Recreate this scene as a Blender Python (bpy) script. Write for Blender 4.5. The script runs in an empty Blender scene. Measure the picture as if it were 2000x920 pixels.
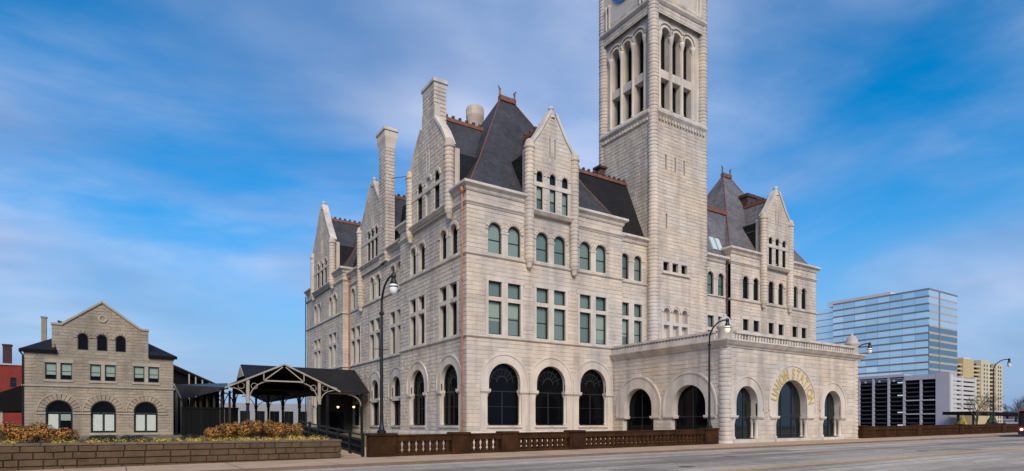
import bpy, bmesh, math, random
from mathutils import Vector, Matrix
from mathutils.geometry import tessellate_polygon

rnd = random.Random(11)
PI = math.pi
sc = bpy.context.scene
C = sc.collection

# ------------------------------------------------------------------ camera
EYE = 1.6
FPX = 1190.0
cam_d = bpy.data.cameras.new('camera')
cam = bpy.data.objects.new('camera', cam_d)
C.objects.link(cam)
cam_d.sensor_width = 36.0
cam_d.lens = 36.0 * FPX / 2000.0
cam_d.shift_y = (831.0 - 460.0) / 2000.0
cam_d.clip_end = 6000
YAW = math.atan(1825.0 / FPX)            # angle between the view axis and the street
FWD = (math.cos(YAW), math.sin(YAW))
cam.location = (0, 0, EYE)
cam.rotation_euler = (PI / 2, 0, YAW - PI / 2)
sc.camera = cam

# ------------------------------------------------------------------ light
SUN_EL = math.radians(36)
SUN_AZ = math.radians(-113)               # direction the light comes from, angle from +X
sd = Vector((math.cos(SUN_EL) * math.cos(SUN_AZ), math.cos(SUN_EL) * math.sin(SUN_AZ), math.sin(SUN_EL)))
sun_d = bpy.data.lights.new('sun', 'SUN')
sun_d.energy = 2.45
sun_d.angle = math.radians(26)
sun_d.color = (1.0, 0.885, 0.76)
sun = bpy.data.objects.new('sun', sun_d)
sun.rotation_euler = sd.to_track_quat('Z', 'Y').to_euler()
sun.location = (0, -50, 120)
C.objects.link(sun)

world = bpy.data.worlds.new('World')
sc.world = world
world.use_nodes = True
wn, wl = world.node_tree.nodes, world.node_tree.links
wn.clear()


def wnode(t, **kw):
    n = wn.new(t)
    for k, v in kw.items():
        setattr(n, k, v)
    return n


def build_world():
    out = wnode('ShaderNodeOutputWorld')
    bg = wnode('ShaderNodeBackground')
    bg.inputs['Strength'].default_value = 0.14
    sky = wnode('ShaderNodeTexSky')
    sky.sky_type = 'NISHITA'
    sky.sun_disc = False
    sky.sun_elevation = SUN_EL
    sky.sun_rotation = PI / 2 - SUN_AZ
    sky.altitude = 200
    sky.air_density = 1.0
    sky.dust_density = 0.6
    sky.ozone_density = 2.0
    hs = wnode('ShaderNodeHueSaturation')
    hs.inputs['Hue'].default_value = 0.497
    hs.inputs['Saturation'].default_value = 1.62
    hs.inputs['Value'].default_value = 0.92
    wl.new(sky.outputs[0], hs.inputs['Color'])
    tc = wnode('ShaderNodeTexCoord')
    sep = wnode('ShaderNodeSeparateXYZ')
    wl.new(tc.outputs['Generated'], sep.inputs[0])
    ad = wnode('ShaderNodeMath', operation='ADD')
    ad.inputs[1].default_value = 0.22
    wl.new(sep.outputs['Z'], ad.inputs[0])
    mx = wnode('ShaderNodeMath', operation='MAXIMUM')
    mx.inputs[1].default_value = 0.12
    wl.new(ad.outputs[0], mx.inputs[0])
    dx = wnode('ShaderNodeMath', operation='DIVIDE')
    dy = wnode('ShaderNodeMath', operation='DIVIDE')
    wl.new(sep.outputs['X'], dx.inputs[0]); wl.new(mx.outputs[0], dx.inputs[1])
    wl.new(sep.outputs['Y'], dy.inputs[0]); wl.new(mx.outputs[0], dy.inputs[1])
    cb = wnode('ShaderNodeCombineXYZ')
    wl.new(dx.outputs[0], cb.inputs['X']); wl.new(dy.outputs[0], cb.inputs['Y'])
    mp = wnode('ShaderNodeMapping')
    mp.inputs['Rotation'].default_value = (0, 0, math.radians(CL_ROT))
    mp.inputs['Scale'].default_value = CL_SCALE
    mp.inputs['Location'].default_value = CL_LOC
    wl.new(cb.outputs[0], mp.inputs[0])
    nz = wnode('ShaderNodeTexNoise')
    nz.inputs['Scale'].default_value = 1.0
    nz.inputs['Detail'].default_value = 9.0
    nz.inputs['Roughness'].default_value = 0.56
    nz.inputs['Distortion'].default_value = 0.55
    wl.new(mp.outputs[0], nz.inputs['Vector'])
    rp = wnode('ShaderNodeValToRGB')
    rp.color_ramp.interpolation = 'EASE'
    rp.color_ramp.elements[0].position = CL_LO
    rp.color_ramp.elements[0].color = (0.0, 0.0, 0.0, 1)
    rp.color_ramp.elements[1].position = CL_HI
    rp.color_ramp.elements[1].color = (1, 1, 1, 1)
    wl.new(nz.outputs[0], rp.inputs[0])
    # cloud brightness from a second, broader noise
    nz2 = wnode('ShaderNodeTexNoise')
    nz2.inputs['Scale'].default_value = 1.9
    nz2.inputs['Detail'].default_value = 3.0
    wl.new(mp.outputs[0], nz2.inputs['Vector'])
    rp2 = wnode('ShaderNodeValToRGB')
    rp2.color_ramp.elements[0].position = 0.38
    rp2.color_ramp.elements[0].color = (1.45, 2.0, 3.35, 1)
    rp2.color_ramp.elements[1].position = 0.62
    rp2.color_ramp.elements[1].color = (3.3, 3.7, 4.9, 1)
    wl.new(nz2.outputs[0], rp2.inputs[0])
    fm = wnode('ShaderNodeMath', operation='MULTIPLY')
    fm.inputs[1].default_value = CL_MAX
    wl.new(rp.outputs[0], fm.inputs[0])
    # haze low over the horizon, all round
    hz = wnode('ShaderNodeMapRange')
    hz.interpolation_type = 'SMOOTHSTEP'
    hz.inputs['From Min'].default_value = 0.0
    hz.inputs['From Max'].default_value = 0.40
    hz.inputs['To Min'].default_value = 0.97
    hz.inputs['To Max'].default_value = 0.0
    wl.new(sep.outputs['Z'], hz.inputs['Value'])
    hmix = wnode('ShaderNodeMixRGB')
    hmix.inputs['Color2'].default_value = HAZE_COL
    wl.new(hz.outputs[0], hmix.inputs['Fac'])
    wl.new(hs.outputs[0], hmix.inputs['Color1'])
    # clouds thin out into that haze instead of crowding at the horizon
    cf = wnode('ShaderNodeMapRange')
    cf.inputs['From Min'].default_value = 0.02
    cf.inputs['From Max'].default_value = 0.22
    cf.inputs['To Min'].default_value = 0.25
    cf.inputs['To Max'].default_value = 1.0
    wl.new(sep.outputs['Z'], cf.inputs['Value'])
    fm2 = wnode('ShaderNodeMath', operation='MULTIPLY')
    wl.new(fm.outputs[0], fm2.inputs[0]); wl.new(cf.outputs[0], fm2.inputs[1])
    mix = wnode('ShaderNodeMixRGB')
    wl.new(fm2.outputs[0], mix.inputs['Fac'])
    wl.new(hmix.outputs[0], mix.inputs['Color1'])
    wl.new(rp2.outputs[0], mix.inputs['Color2'])
    wl.new(mix.outputs[0], bg.inputs['Color'])
    wl.new(bg.outputs[0], out.inputs[0])


HAZE_COL = (1.35, 2.15, 3.6, 1)
CL_ROT = 10.0
CL_SCALE = (0.7, 1.0, 1.0)
CL_LOC = (1.4023, 11.9876, 0.0)
CL_LO, CL_HI, CL_MAX = 0.31, 0.70, 0.9
build_world()
vs = sc.view_settings
sc.display_settings.display_device = 'sRGB'
vs.view_transform = 'Standard'
vs.look = 'None'
vs.exposure = 0.42
vs.gamma = 1.0
vs.use_curve_mapping = False

# ------------------------------------------------------------------ materials
MATS = {}


def new_mat(name):
    m = bpy.data.materials.new(name)
    m.use_nodes = True
    n = m.node_tree.nodes
    b = n['Principled BSDF']
    MATS[name] = m
    return m, n, m.node_tree.links, b


def plain(name, col, rough=0.6, metal=0.0, var=0.12, scale=3.0, bump=0.0, emit=None, spec=None, island=0.0, streak=0.0, blotch=0.0):
    """base colour broken up by noise, optional per-piece variation and vertical weathering streaks"""
    m, n, l, b = new_mat(name)
    b.inputs['Roughness'].default_value = rough
    b.inputs['Metallic'].default_value = metal
    if spec is not None:
        b.inputs['Specular IOR Level'].default_value = spec
    geo = n.new('ShaderNodeNewGeometry')
    nz = n.new('ShaderNodeTexNoise')
    nz.inputs['Scale'].default_value = scale
    nz.inputs['Detail'].default_value = 6
    nz.inputs['Roughness'].default_value = 0.6
    l.new(geo.outputs['Position'], nz.inputs['Vector'])
    rp = n.new('ShaderNodeValToRGB')
    lo = tuple(c * (1 - var) for c in col) + (1,)
    hi = tuple(min(1, c * (1 + var)) for c in col) + (1,)
    rp.color_ramp.elements[0].position = 0.3
    rp.color_ramp.elements[0].color = lo
    rp.color_ramp.elements[1].position = 0.7
    rp.color_ramp.elements[1].color = hi
    l.new(nz.outputs[0], rp.inputs[0])
    colout = rp.outputs[0]
    if island > 0:
        oi = n.new('ShaderNodeObjectInfo')
        a = n.new('ShaderNodeMath'); a.operation = 'ADD'
        l.new(geo.outputs['Random Per Island'], a.inputs[0])
        l.new(oi.outputs['Random'], a.inputs[1])
        fr = n.new('ShaderNodeMath'); fr.operation = 'FRACT'
        l.new(a.outputs[0], fr.inputs[0])
        r2 = n.new('ShaderNodeValToRGB')
        r2.color_ramp.interpolation = 'LINEAR'
        e = r2.color_ramp.elements
        e[0].position = 0.0; e[0].color = (1 - island, 1 - island, 1 - island * 0.9, 1)
        e[1].position = 1.0; e[1].color = (1 + island * 0.55, 1 + island * 0.5, 1 + island * 0.4, 1)
        k = e.new(0.35); k.color = (1.0, 0.985, 0.97, 1)
        k = e.new(0.6); k.color = (1.0 + island * 0.25, 0.97, 0.92, 1)
        l.new(fr.outputs[0], r2.inputs[0])
        mm = n.new('ShaderNodeMixRGB'); mm.blend_type = 'MULTIPLY'; mm.inputs['Fac'].default_value = 1
        l.new(colout, mm.inputs['Color1']); l.new(r2.outputs[0], mm.inputs['Color2'])
        colout = mm.outputs[0]
    if streak > 0:
        mp = n.new('ShaderNodeMapping')
        mp.inputs['Scale'].default_value = (0.9, 0.9, 0.12)
        l.new(geo.outputs['Position'], mp.inputs[0])
        ns = n.new('ShaderNodeTexNoise')
        ns.inputs['Scale'].default_value = 1.0
        ns.inputs['Detail'].default_value = 5
        l.new(mp.outputs[0], ns.inputs['Vector'])
        r3 = n.new('ShaderNodeValToRGB')
        r3.color_ramp.elements[0].position = 0.35
        r3.color_ramp.elements[0].color = (1 - streak, 1 - streak, 1 - streak * 0.9, 1)
        r3.color_ramp.elements[1].position = 0.55
        r3.color_ramp.elements[1].color = (1, 1, 1, 1)
        l.new(ns.outputs[0], r3.inputs[0])
        mm = n.new('ShaderNodeMixRGB'); mm.blend_type = 'MULTIPLY'; mm.inputs['Fac'].default_value = 1
        l.new(colout, mm.inputs['Color1']); l.new(r3.outputs[0], mm.inputs['Color2'])
        colout = mm.outputs[0]
    if blotch > 0:
        for scl, lo_, hi_ in ((0.16, (0.90, 0.91, 0.94), (1.05, 0.985, 0.91)), (0.5, (0.93, 0.91, 0.88), (1.04, 1.03, 1.02))):
            nb = n.new('ShaderNodeTexNoise'); nb.inputs['Scale'].default_value = scl; nb.inputs['Detail'].default_value = 7
            l.new(geo.outputs['Position'], nb.inputs['Vector'])
            r4 = n.new('ShaderNodeValToRGB')
            r4.color_ramp.elements[0].position = 0.36; r4.color_ramp.elements[0].color = tuple(1 - (1 - c) * blotch for c in lo_) + (1,)
            r4.color_ramp.elements[1].position = 0.62; r4.color_ramp.elements[1].color = tuple(1 - (1 - c) * blotch for c in hi_) + (1,)
            l.new(nb.outputs[0], r4.inputs[0])
            mm = n.new('ShaderNodeMixRGB'); mm.blend_type = 'MULTIPLY'; mm.inputs['Fac'].default_value = 1
            l.new(colout, mm.inputs['Color1']); l.new(r4.outputs[0], mm.inputs['Color2'])
            colout = mm.outputs[0]
    l.new(colout, b.inputs['Base Color'])
    if bump > 0:
        n2 = n.new('ShaderNodeTexNoise')
        n2.inputs['Scale'].default_value = scale * 6
        n2.inputs['Detail'].default_value = 5
        l.new(geo.outputs['Position'], n2.inputs['Vector'])
        bp = n.new('ShaderNodeBump')
        bp.inputs['Strength'].default_value = bump
        bp.inputs['Distance'].default_value = 0.05
        l.new(n2.outputs[0], bp.inputs['Height'])
        l.new(bp.outputs[0], b.inputs['Normal'])
    if emit:
        b.inputs['Emission Color'].default_value = tuple(emit[:3]) + (1,)
        b.inputs['Emission Strength'].default_value = emit[3]
    return m


def slate(name, col, row=0.22, brick=0.3):
    """slate courses laid by height, too fine at this distance to be built"""
    m, n, l, b = new_mat(name)
    b.inputs['Roughness'].default_value = 0.5
    b.inputs['Specular IOR Level'].default_value = 0.25
    geo = n.new('ShaderNodeNewGeometry')
    sp = n.new('ShaderNodeSeparateXYZ')
    l.new(geo.outputs['Position'], sp.inputs[0])
    ad = n.new('ShaderNodeMath'); ad.operation = 'ADD'
    l.new(sp.outputs['X'], ad.inputs[0]); l.new(sp.outputs['Y'], ad.inputs[1])
    cb = n.new('ShaderNodeCombineXYZ')
    l.new(ad.outputs[0], cb.inputs['X']); l.new(sp.outputs['Z'], cb.inputs['Y'])
    br = n.new('ShaderNodeTexBrick')
    br.inputs['Scale'].default_value = 1.0
    br.inputs['Brick Width'].default_value = brick
    br.inputs['Row Height'].default_value = row
    br.inputs['Mortar Size'].default_value = 0.014
    br.inputs['Mortar Smooth'].default_value = 0.2
    br.inputs['Bias'].default_value = 0.0
    br.inputs['Color1'].default_value = tuple(c * 0.75 for c in col) + (1,)
    br.inputs['Color2'].default_value = tuple(c * 1.25 for c in col) + (1,)
    br.inputs['Mortar'].default_value = tuple(c * 0.4 for c in col) + (1,)
    l.new(cb.outputs[0], br.inputs['Vector'])
    nz = n.new('ShaderNodeTexNoise')
    nz.inputs['Scale'].default_value = 0.6
    nz.inputs['Detail'].default_value = 5
    l.new(geo.outputs['Position'], nz.inputs['Vector'])
    rp = n.new('ShaderNodeValToRGB')
    rp.color_ramp.elements[0].position = 0.3; rp.color_ramp.elements[0].color = (0.75, 0.75, 0.78, 1)
    rp.color_ramp.elements[1].position = 0.7; rp.color_ramp.elements[1].color = (1.25, 1.22, 1.2, 1)
    l.new(nz.outputs[0], rp.inputs[0])
    mm = n.new('ShaderNodeMixRGB'); mm.blend_type = 'MULTIPLY'; mm.inputs['Fac'].default_value = 1
    l.new(br.outputs['Color'], mm.inputs['Color1']); l.new(rp.outputs[0], mm.inputs['Color2'])
    l.new(mm.outputs[0], b.inputs['Base Color'])
    bp = n.new('ShaderNodeBump'); bp.inputs['Strength'].default_value = 0.5; bp.inputs['Distance'].default_value = 0.03
    l.new(br.outputs['Fac'], bp.inputs['Height']); bp.invert = True
    l.new(bp.outputs[0], b.inputs['Normal'])
    return m


def glass(name, col, rough=0.04, spec=0.6, wob=0.03):
    m, n, l, b = new_mat(name)
    b.inputs['Base Color'].default_value = tuple(col) + (1,)
    b.inputs['Roughness'].default_value = rough
    b.inputs['Specular IOR Level'].default_value = spec
    b.inputs['IOR'].default_value = 1.52
    geo = n.new('ShaderNodeNewGeometry')
    nz = n.new('ShaderNodeTexNoise')
    nz.inputs['Scale'].default_value = 1.3
    l.new(geo.outputs['Position'], nz.inputs['Vector'])
    bp = n.new('ShaderNodeBump'); bp.inputs['Strength'].default_value = wob; bp.inputs['Distance'].default_value = 0.1
    l.new(nz.outputs[0], bp.inputs['Height'])
    l.new(bp.outputs[0], b.inputs['Normal'])
    return m


def asphalt(name, col):
    """worn asphalt: wheel-track streaks along the street, blotches, fine aggregate"""
    m, n, l, b = new_mat(name)
    b.inputs['Roughness'].default_value = 0.88
    geo = n.new('ShaderNodeNewGeometry')
    col_out = None
    for sc_, amp, lohi, det in (((0.012, 0.55, 1), 1, (0.55, 1.25), 5), ((0.09, 0.16, 1), 1, (0.80, 1.16), 6), ((1.4, 1.4, 1), 1, (0.86, 1.10), 8), ((14, 14, 1), 1, (0.8, 1.18), 3)):
        mp = n.new('ShaderNodeMapping'); mp.inputs['Scale'].default_value = sc_
        l.new(geo.outputs['Position'], mp.inputs[0])
        nz = n.new('ShaderNodeTexNoise'); nz.inputs['Scale'].default_value = 1.0; nz.inputs['Detail'].default_value = det
        l.new(mp.outputs[0], nz.inputs['Vector'])
        rp = n.new('ShaderNodeValToRGB')
        rp.color_ramp.elements[0].position = 0.36; rp.color_ramp.elements[0].color = (lohi[0],) * 3 + (1,)
        rp.color_ramp.elements[1].position = 0.64; rp.color_ramp.elements[1].color = (lohi[1],) * 3 + (1,)
        l.new(nz.outputs[0], rp.inputs[0])
        mm = n.new('ShaderNodeMixRGB'); mm.blend_type = 'MULTIPLY'; mm.inputs['Fac'].default_value = 1
        if col_out is None:
            mm.inputs['Color1'].default_value = tuple(col) + (1,)
        else:
            l.new(col_out, mm.inputs['Color1'])
        l.new(rp.outputs[0], mm.inputs['Color2'])
        col_out = mm.outputs[0]
    l.new(col_out, b.inputs['Base Color'])
    n2 = n.new('ShaderNodeTexNoise'); n2.inputs['Scale'].default_value = 30
    l.new(geo.outputs['Position'], n2.inputs['Vector'])
    bp = n.new('ShaderNodeBump'); bp.inputs['Strength'].default_value = 0.4; bp.inputs['Distance'].default_value = 0.02
    l.new(n2.outputs[0], bp.inputs['Height']); l.new(bp.outputs[0], b.inputs['Normal'])


def vary(name, lo, hi):
    """each pane a little different in tone"""
    m = MATS[name]; n, l = m.node_tree.nodes, m.node_tree.links
    oi = n.new('ShaderNodeObjectInfo')
    rp = n.new('ShaderNodeValToRGB')
    rp.color_ramp.elements[0].color = tuple(lo) + (1,)
    rp.color_ramp.elements[1].color = tuple(hi) + (1,)
    l.new(oi.outputs['Random'], rp.inputs[0])
    l.new(rp.outputs[0], n['Principled BSDF'].inputs['Base Color'])


STONE = (0.57, 0.522, 0.455)
plain('stone', STONE, 0.85, var=0.11, scale=0.7, bump=0.28, island=0.12, streak=0.26, blotch=1.0)
plain('mortar', (0.49, 0.45, 0.39), 0.9, var=0.12, scale=2, bump=0.3)
plain('trim', (0.585, 0.537, 0.468), 0.8, var=0.09, scale=0.8, bump=0.15, streak=0.26, blotch=0.8)
plain('house_stone', (0.325, 0.285, 0.225), 0.88, var=0.18, scale=0.8, bump=0.4, island=0.15, streak=0.22, blotch=0.8)
plain('house_mortar', (0.26, 0.225, 0.17), 0.9, var=0.15, scale=2)
plain('house_trim', (0.36, 0.32, 0.25), 0.85, var=0.15, scale=1.2, bump=0.3, streak=0.15)
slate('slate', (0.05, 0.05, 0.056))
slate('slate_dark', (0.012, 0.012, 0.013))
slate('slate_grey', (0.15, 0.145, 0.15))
plain('copper', (0.21, 0.085, 0.05), 0.55, 0.25, var=0.35, scale=2.5)
plain('copper_pipe', (0.36, 0.135, 0.075), 0.45, 0.3, var=0.25, scale=2.5)
plain('copper_dark', (0.10, 0.052, 0.04), 0.5, 0.4, var=0.3, scale=2.5)
plain('patina', (0.09, 0.2, 0.15), 0.7, var=0.5, scale=3)
plain('frame', (0.012, 0.017, 0.015), 0.45, var=0.1)
glass('pane_sky_tint', (0.10, 0.145, 0.12), 0.05, 0.7)  # pale sky reflection of the front windows put into the glass colour
vary('pane_sky_tint', (0.07, 0.105, 0.09), (0.21, 0.275, 0.23))
glass('pane_dark', (0.006, 0.008, 0.009), 0.05, 0.35)
vary('pane_dark', (0.003, 0.004, 0.004), (0.014, 0.017, 0.018))
glass('skylight', (0.5, 0.6, 0.6), 0.05, 0.9)
glass('pane_black', (0.003, 0.003, 0.004), 0.08, 0.12)
glass('pane_door', (0.006, 0.010, 0.010), 0.03, 0.5, 0.008)
glass('lattice', (0.035, 0.032, 0.045), 0.25, 0.4)
plain('blind', (0.48, 0.52, 0.45), 0.8, var=0.05)
plain('blind_green', (0.24, 0.31, 0.26), 0.8, var=0.05)
plain('gold', (0.80, 0.54, 0.15), 0.32, 0.55, var=0.12)
plain('iron', (0.010, 0.010, 0.011), 0.42, 0.3, var=0.2)
plain('black_paint', (0.0045, 0.004, 0.004), 0.8, var=0.25, spec=0.15)
plain('white_wood', (0.34, 0.30, 0.235), 0.65, var=0.12, scale=2, streak=0.15)
plain('shade_dark', (0.02, 0.016, 0.013), 0.75, var=0.2)  # near-black copy of white_wood, shade under the roofs put into its colour
plain('globe', (0.85, 0.85, 0.8), 0.15, var=0.03, spec=0.6)
plain('lit_globe', (0.85, 0.8, 0.65), 0.3, emit=(1, 0.85, 0.6, 0.35))
plain('bulb', (0.9, 0.8, 0.55), 0.3, emit=(1, 0.7, 0.35, 2.5))
plain('brown_concrete', (0.045, 0.019, 0.007), 0.9, spec=0.15, var=0.35, scale=1.5, bump=0.4, streak=0.3)
plain('planter_block', (0.092, 0.058, 0.03), 0.92, var=0.3, scale=1.6, bump=0.6, island=0.14)
plain('planter_cap', (0.125, 0.093, 0.06), 0.9, var=0.2, scale=2, bump=0.3, island=0.15)
plain('pavement', (0.44, 0.30, 0.19), 0.9, var=0.18, scale=0.6, bump=0.2, streak=0.0)
plain('kerb', (0.17, 0.115, 0.075), 0.9, var=0.2, scale=1.5)
asphalt('asphalt', (0.375, 0.315, 0.25))
plain('patch', (0.21, 0.18, 0.15), 0.9, var=0.15, scale=1.2)
plain('tar', (0.10, 0.088, 0.075), 0.85, var=0.15)
plain('white_paint', (0.66, 0.61, 0.54), 0.8, var=0.25, scale=3)
plain('yellow_paint', (0.72, 0.43, 0.11), 0.8, var=0.25, scale=3)
plain('ground', (0.16, 0.13, 0.09), 0.95, var=0.3, scale=0.2)
plain('lawn', (0.14, 0.115, 0.055), 0.95, var=0.35, scale=0.7)
plain('soil', (0.06, 0.045, 0.03), 0.95, var=0.3, scale=2)
plain('red_brick', (0.20, 0.024, 0.016), 0.9, var=0.2, scale=1.0)
plain('red_brick_dark', (0.055, 0.022, 0.016), 0.9, var=0.25, scale=1.0)
plain('dull_white', (0.30, 0.31, 0.33), 0.85, var=0.1)
plain('white_stone_far', (0.6, 0.6, 0.6), 0.8, var=0.05)
plain('concrete', (0.40, 0.37, 0.42), 0.85, var=0.05, scale=0.15)
plain('concrete_light', (0.55, 0.53, 0.5), 0.85, var=0.06, scale=0.15)
plain('concrete_dark', (0.02, 0.022, 0.032), 0.9, var=0.1)
plain('garage_slab', (0.035, 0.036, 0.05), 0.9, var=0.1)
plain('garage_light', (0.9, 0.95, 1.0), 0.5, emit=(0.85, 0.95, 1.0, 0.5))
plain('tan_wall', (0.50, 0.38, 0.20), 0.85, var=0.08, scale=0.1)
plain('tan_pale', (0.55, 0.47, 0.32), 0.85, var=0.08, scale=0.1)
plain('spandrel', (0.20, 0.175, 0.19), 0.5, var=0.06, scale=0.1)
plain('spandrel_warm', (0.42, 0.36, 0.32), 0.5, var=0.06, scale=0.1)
plain('bus_red', (0.40, 0.018, 0.012), 0.25, var=0.05, spec=0.6)
plain('rubber', (0.012, 0.012, 0.012), 0.8)
plain('headlight', (0.9, 0.9, 0.85), 0.2, emit=(1, 0.9, 0.75, 2.5))
plain('twig', (0.075, 0.062, 0.055), 0.9, var=0.25)
plain('bark', (0.09, 0.07, 0.055), 0.95, var=0.3)
plain('wood_far', (0.09, 0.085, 0.085), 0.95, var=0.3, scale=0.05)
plain('leaf_rust', (0.39, 0.17, 0.024), 0.8, var=0.35, scale=4, island=0.45)
plain('leaf_brown', (0.075, 0.055, 0.02), 0.85, var=0.35, scale=4, island=0.45)
plain('leaf_dark', (0.016, 0.022, 0.012), 0.85, var=0.3, island=0.3)
plain('leaf_yellow', (0.42, 0.31, 0.06), 0.8, var=0.3, scale=4, island=0.4)
plain('leaf_green', (0.06, 0.10, 0.025), 0.8, var=0.3, island=0.35)
plain('clock_white', (0.75, 0.78, 0.85), 0.4, var=0.03)
plain('clock_blue', (0.05, 0.13, 0.42), 0.4, var=0.05)
plain('car_paint', (0.05, 0.06, 0.08), 0.25)
glass('curtain_blue', (0.10, 0.27, 0.36), 0.05, 1.0, 0.02)
MATS['curtain_blue'].node_tree.nodes['Principled BSDF'].inputs['Metallic'].default_value = 0.75
MATS['curtain_blue'].node_tree.nodes['Principled BSDF'].inputs['Base Color'].default_value = (0.58, 0.76, 0.82, 1)
vary('curtain_blue', (0.50, 0.68, 0.74), (0.80, 0.92, 0.94))
glass('curtain_deep', (0.05, 0.14, 0.2), 0.06, 0.8, 0.02)

# ------------------------------------------------------------------ mesh helpers
WL = {}


class MB:
    def __init__(s):
        s.v = []; s.f = []

    def add(s, vs, fs):
        o = len(s.v)
        s.v += [tuple(p) for p in vs]
        s.f += [tuple(i + o for i in f) for f in fs]

    def box(s, x0, x1, y0, y1, z0, z1):
        s.add([(x0, y0, z0), (x1, y0, z0), (x1, y1, z0), (x0, y1, z0), (x0, y0, z1), (x1, y0, z1), (x1, y1, z1), (x0, y1, z1)],
              [(0, 3, 2, 1), (4, 5, 6, 7), (0, 1, 5, 4), (1, 2, 6, 5), (2, 3, 7, 6), (3, 0, 4, 7)])

    def bevel_box(s, x0, x1, y0, y1, z0, z1, b=0.02):
        """box with chamfered vertical and top edges"""
        pl = [(x0 + b, y0), (x1 - b, y0), (x1, y0 + b), (x1, y1 - b), (x1 - b, y1), (x0 + b, y1), (x0, y1 - b), (x0, y0 + b)]
        cx, cy = (x0 + x1) / 2, (y0 + y1) / 2
        kx = 1 - b / max(1e-4, (x1 - x0) / 2); ky = 1 - b / max(1e-4, (y1 - y0) / 2)
        top = [(cx + (p[0] - cx) * kx, cy + (p[1] - cy) * ky) for p in pl]
        vs_ = [(p[0], p[1], z0) for p in pl] + [(p[0], p[1], z1 - b) for p in pl] + [(p[0], p[1], z1) for p in top]
        fs = [tuple(range(7, -1, -1)), tuple(range(16, 24))]
        for k in range(8):
            j = (k + 1) % 8
            fs += [(k, j, 8 + j, 8 + k), (8 + k, 8 + j, 16 + j, 16 + k)]
        s.add(vs_, fs)

    def prism(s, poly, a, b, fn):
        """poly [(p,q)], extruded between a and b; fn(p,q,t)->xyz"""
        n = len(poly)
        vs_ = [fn(p, q, a) for p, q in poly] + [fn(p, q, b) for p, q in poly]
        fs = [tuple(range(n)), tuple(range(2 * n - 1, n - 1, -1))]
        for k in range(n):
            j = (k + 1) % n
            fs.append((k, j, n + j, n + k))
        s.add(vs_, fs)

    def lathe(s, prof, cx, cy, z0=0, seg=16, cap=True):
        """prof [(r,z)]"""
        vs_ = []
        for r, z in prof:
            for k in range(seg):
                a = 2 * PI * k / seg
                vs_.append((cx + r * math.cos(a), cy + r * math.sin(a), z0 + z))
        fs = []
        for i in range(len(prof) - 1):
            for k in range(seg):
                j = (k + 1) % seg
                fs.append((i * seg + k, i * seg + j, (i + 1) * seg + j, (i + 1) * seg + k))
        if cap:
            fs.append(tuple(range(seg - 1, -1, -1)))
            n = (len(prof) - 1) * seg
            fs.append(tuple(range(n, n + seg)))
        s.add(vs_, fs)

    def tube(s, pts, r, seg=6):
        pts = [Vector(p) for p in pts]
        rs = r if isinstance(r, (list, tuple)) else [r] * len(pts)
        vs_ = []
        for i, p in enumerate(pts):
            d = (pts[min(i + 1, len(pts) - 1)] - pts[max(i - 1, 0)])
            if d.length < 1e-6:
                d = Vector((0, 0, 1))
            d.normalize()
            a = d.cross(Vector((0, 0, 1)))
            if a.length < 0.05:
                a = d.cross(Vector((1, 0, 0)))
            a.normalize(); b = d.cross(a)
            for k in range(seg):
                t = 2 * PI * k / seg
                vs_.append(p + (a * math.cos(t) + b * math.sin(t)) * rs[i])
        fs = [tuple(range(seg)), tuple(range((len(pts) - 1) * seg + seg - 1, (len(pts) - 1) * seg - 1, -1))]
        for i in range(len(pts) - 1):
            for k in range(seg):
                j = (k + 1) % seg
                fs.append((i * seg + k, i * seg + j, (i + 1) * seg + j, (i + 1) * seg + k))
        s.add(vs_, fs)

    def beam(s, p, q, w, h):
        """rectangular bar from p to q, w horizontal and h vertical"""
        p, q = Vector(p), Vector(q)
        d = (q - p).normalized()
        a = d.cross(Vector((0, 0, 1)))
        if a.length < 0.05:
            a = Vector((1, 0, 0))
        a.normalize(); b = a.cross(d).normalized()
        vs_ = []
        for o in (p, q):
            for sa, sb in ((-1, -1), (1, -1), (1, 1), (-1, 1)):
                vs_.append(o + a * (sa * w / 2) + b * (sb * h / 2))
        s.add(vs_, [(0, 1, 2, 3), (7, 6, 5, 4), (0, 4, 5, 1), (1, 5, 6, 2), (2, 6, 7, 3), (3, 7, 4, 0)])

    def sweep(s, prof, path):
        """prof [(out,z)] carried along plan path; outward is to the right of travel"""
        n = len(path); m = len(prof)
        offs = []
        for i in range(n):
            ds = []
            if i > 0:
                d = Vector(path[i]) - Vector(path[i - 1]); ds.append(d.normalized())
            if i < n - 1:
                d = Vector(path[i + 1]) - Vector(path[i]); ds.append(d.normalized())
            ns = [Vector((d.y, -d.x)) for d in ds]
            if len(ns) == 1:
                o = ns[0]
            else:
                o = ns[0] + ns[1]
                o = o / max(0.2, o.dot(ns[0]))
            offs.append(o)
        vs_ = []
        for i in range(n):
            for o, z in prof:
                vs_.append((path[i][0] + offs[i].x * o, path[i][1] + offs[i].y * o, z))
        fs = []
        for i in range(n - 1):
            for k in range(m):
                j = (k + 1) % m
                fs.append((i * m + k, i * m + j, (i + 1) * m + j, (i + 1) * m + k))
        fs.append(tuple(range(m - 1, -1, -1)))
        fs.append(tuple(range((n - 1) * m, n * m)))
        s.add(vs_, fs)

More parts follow.
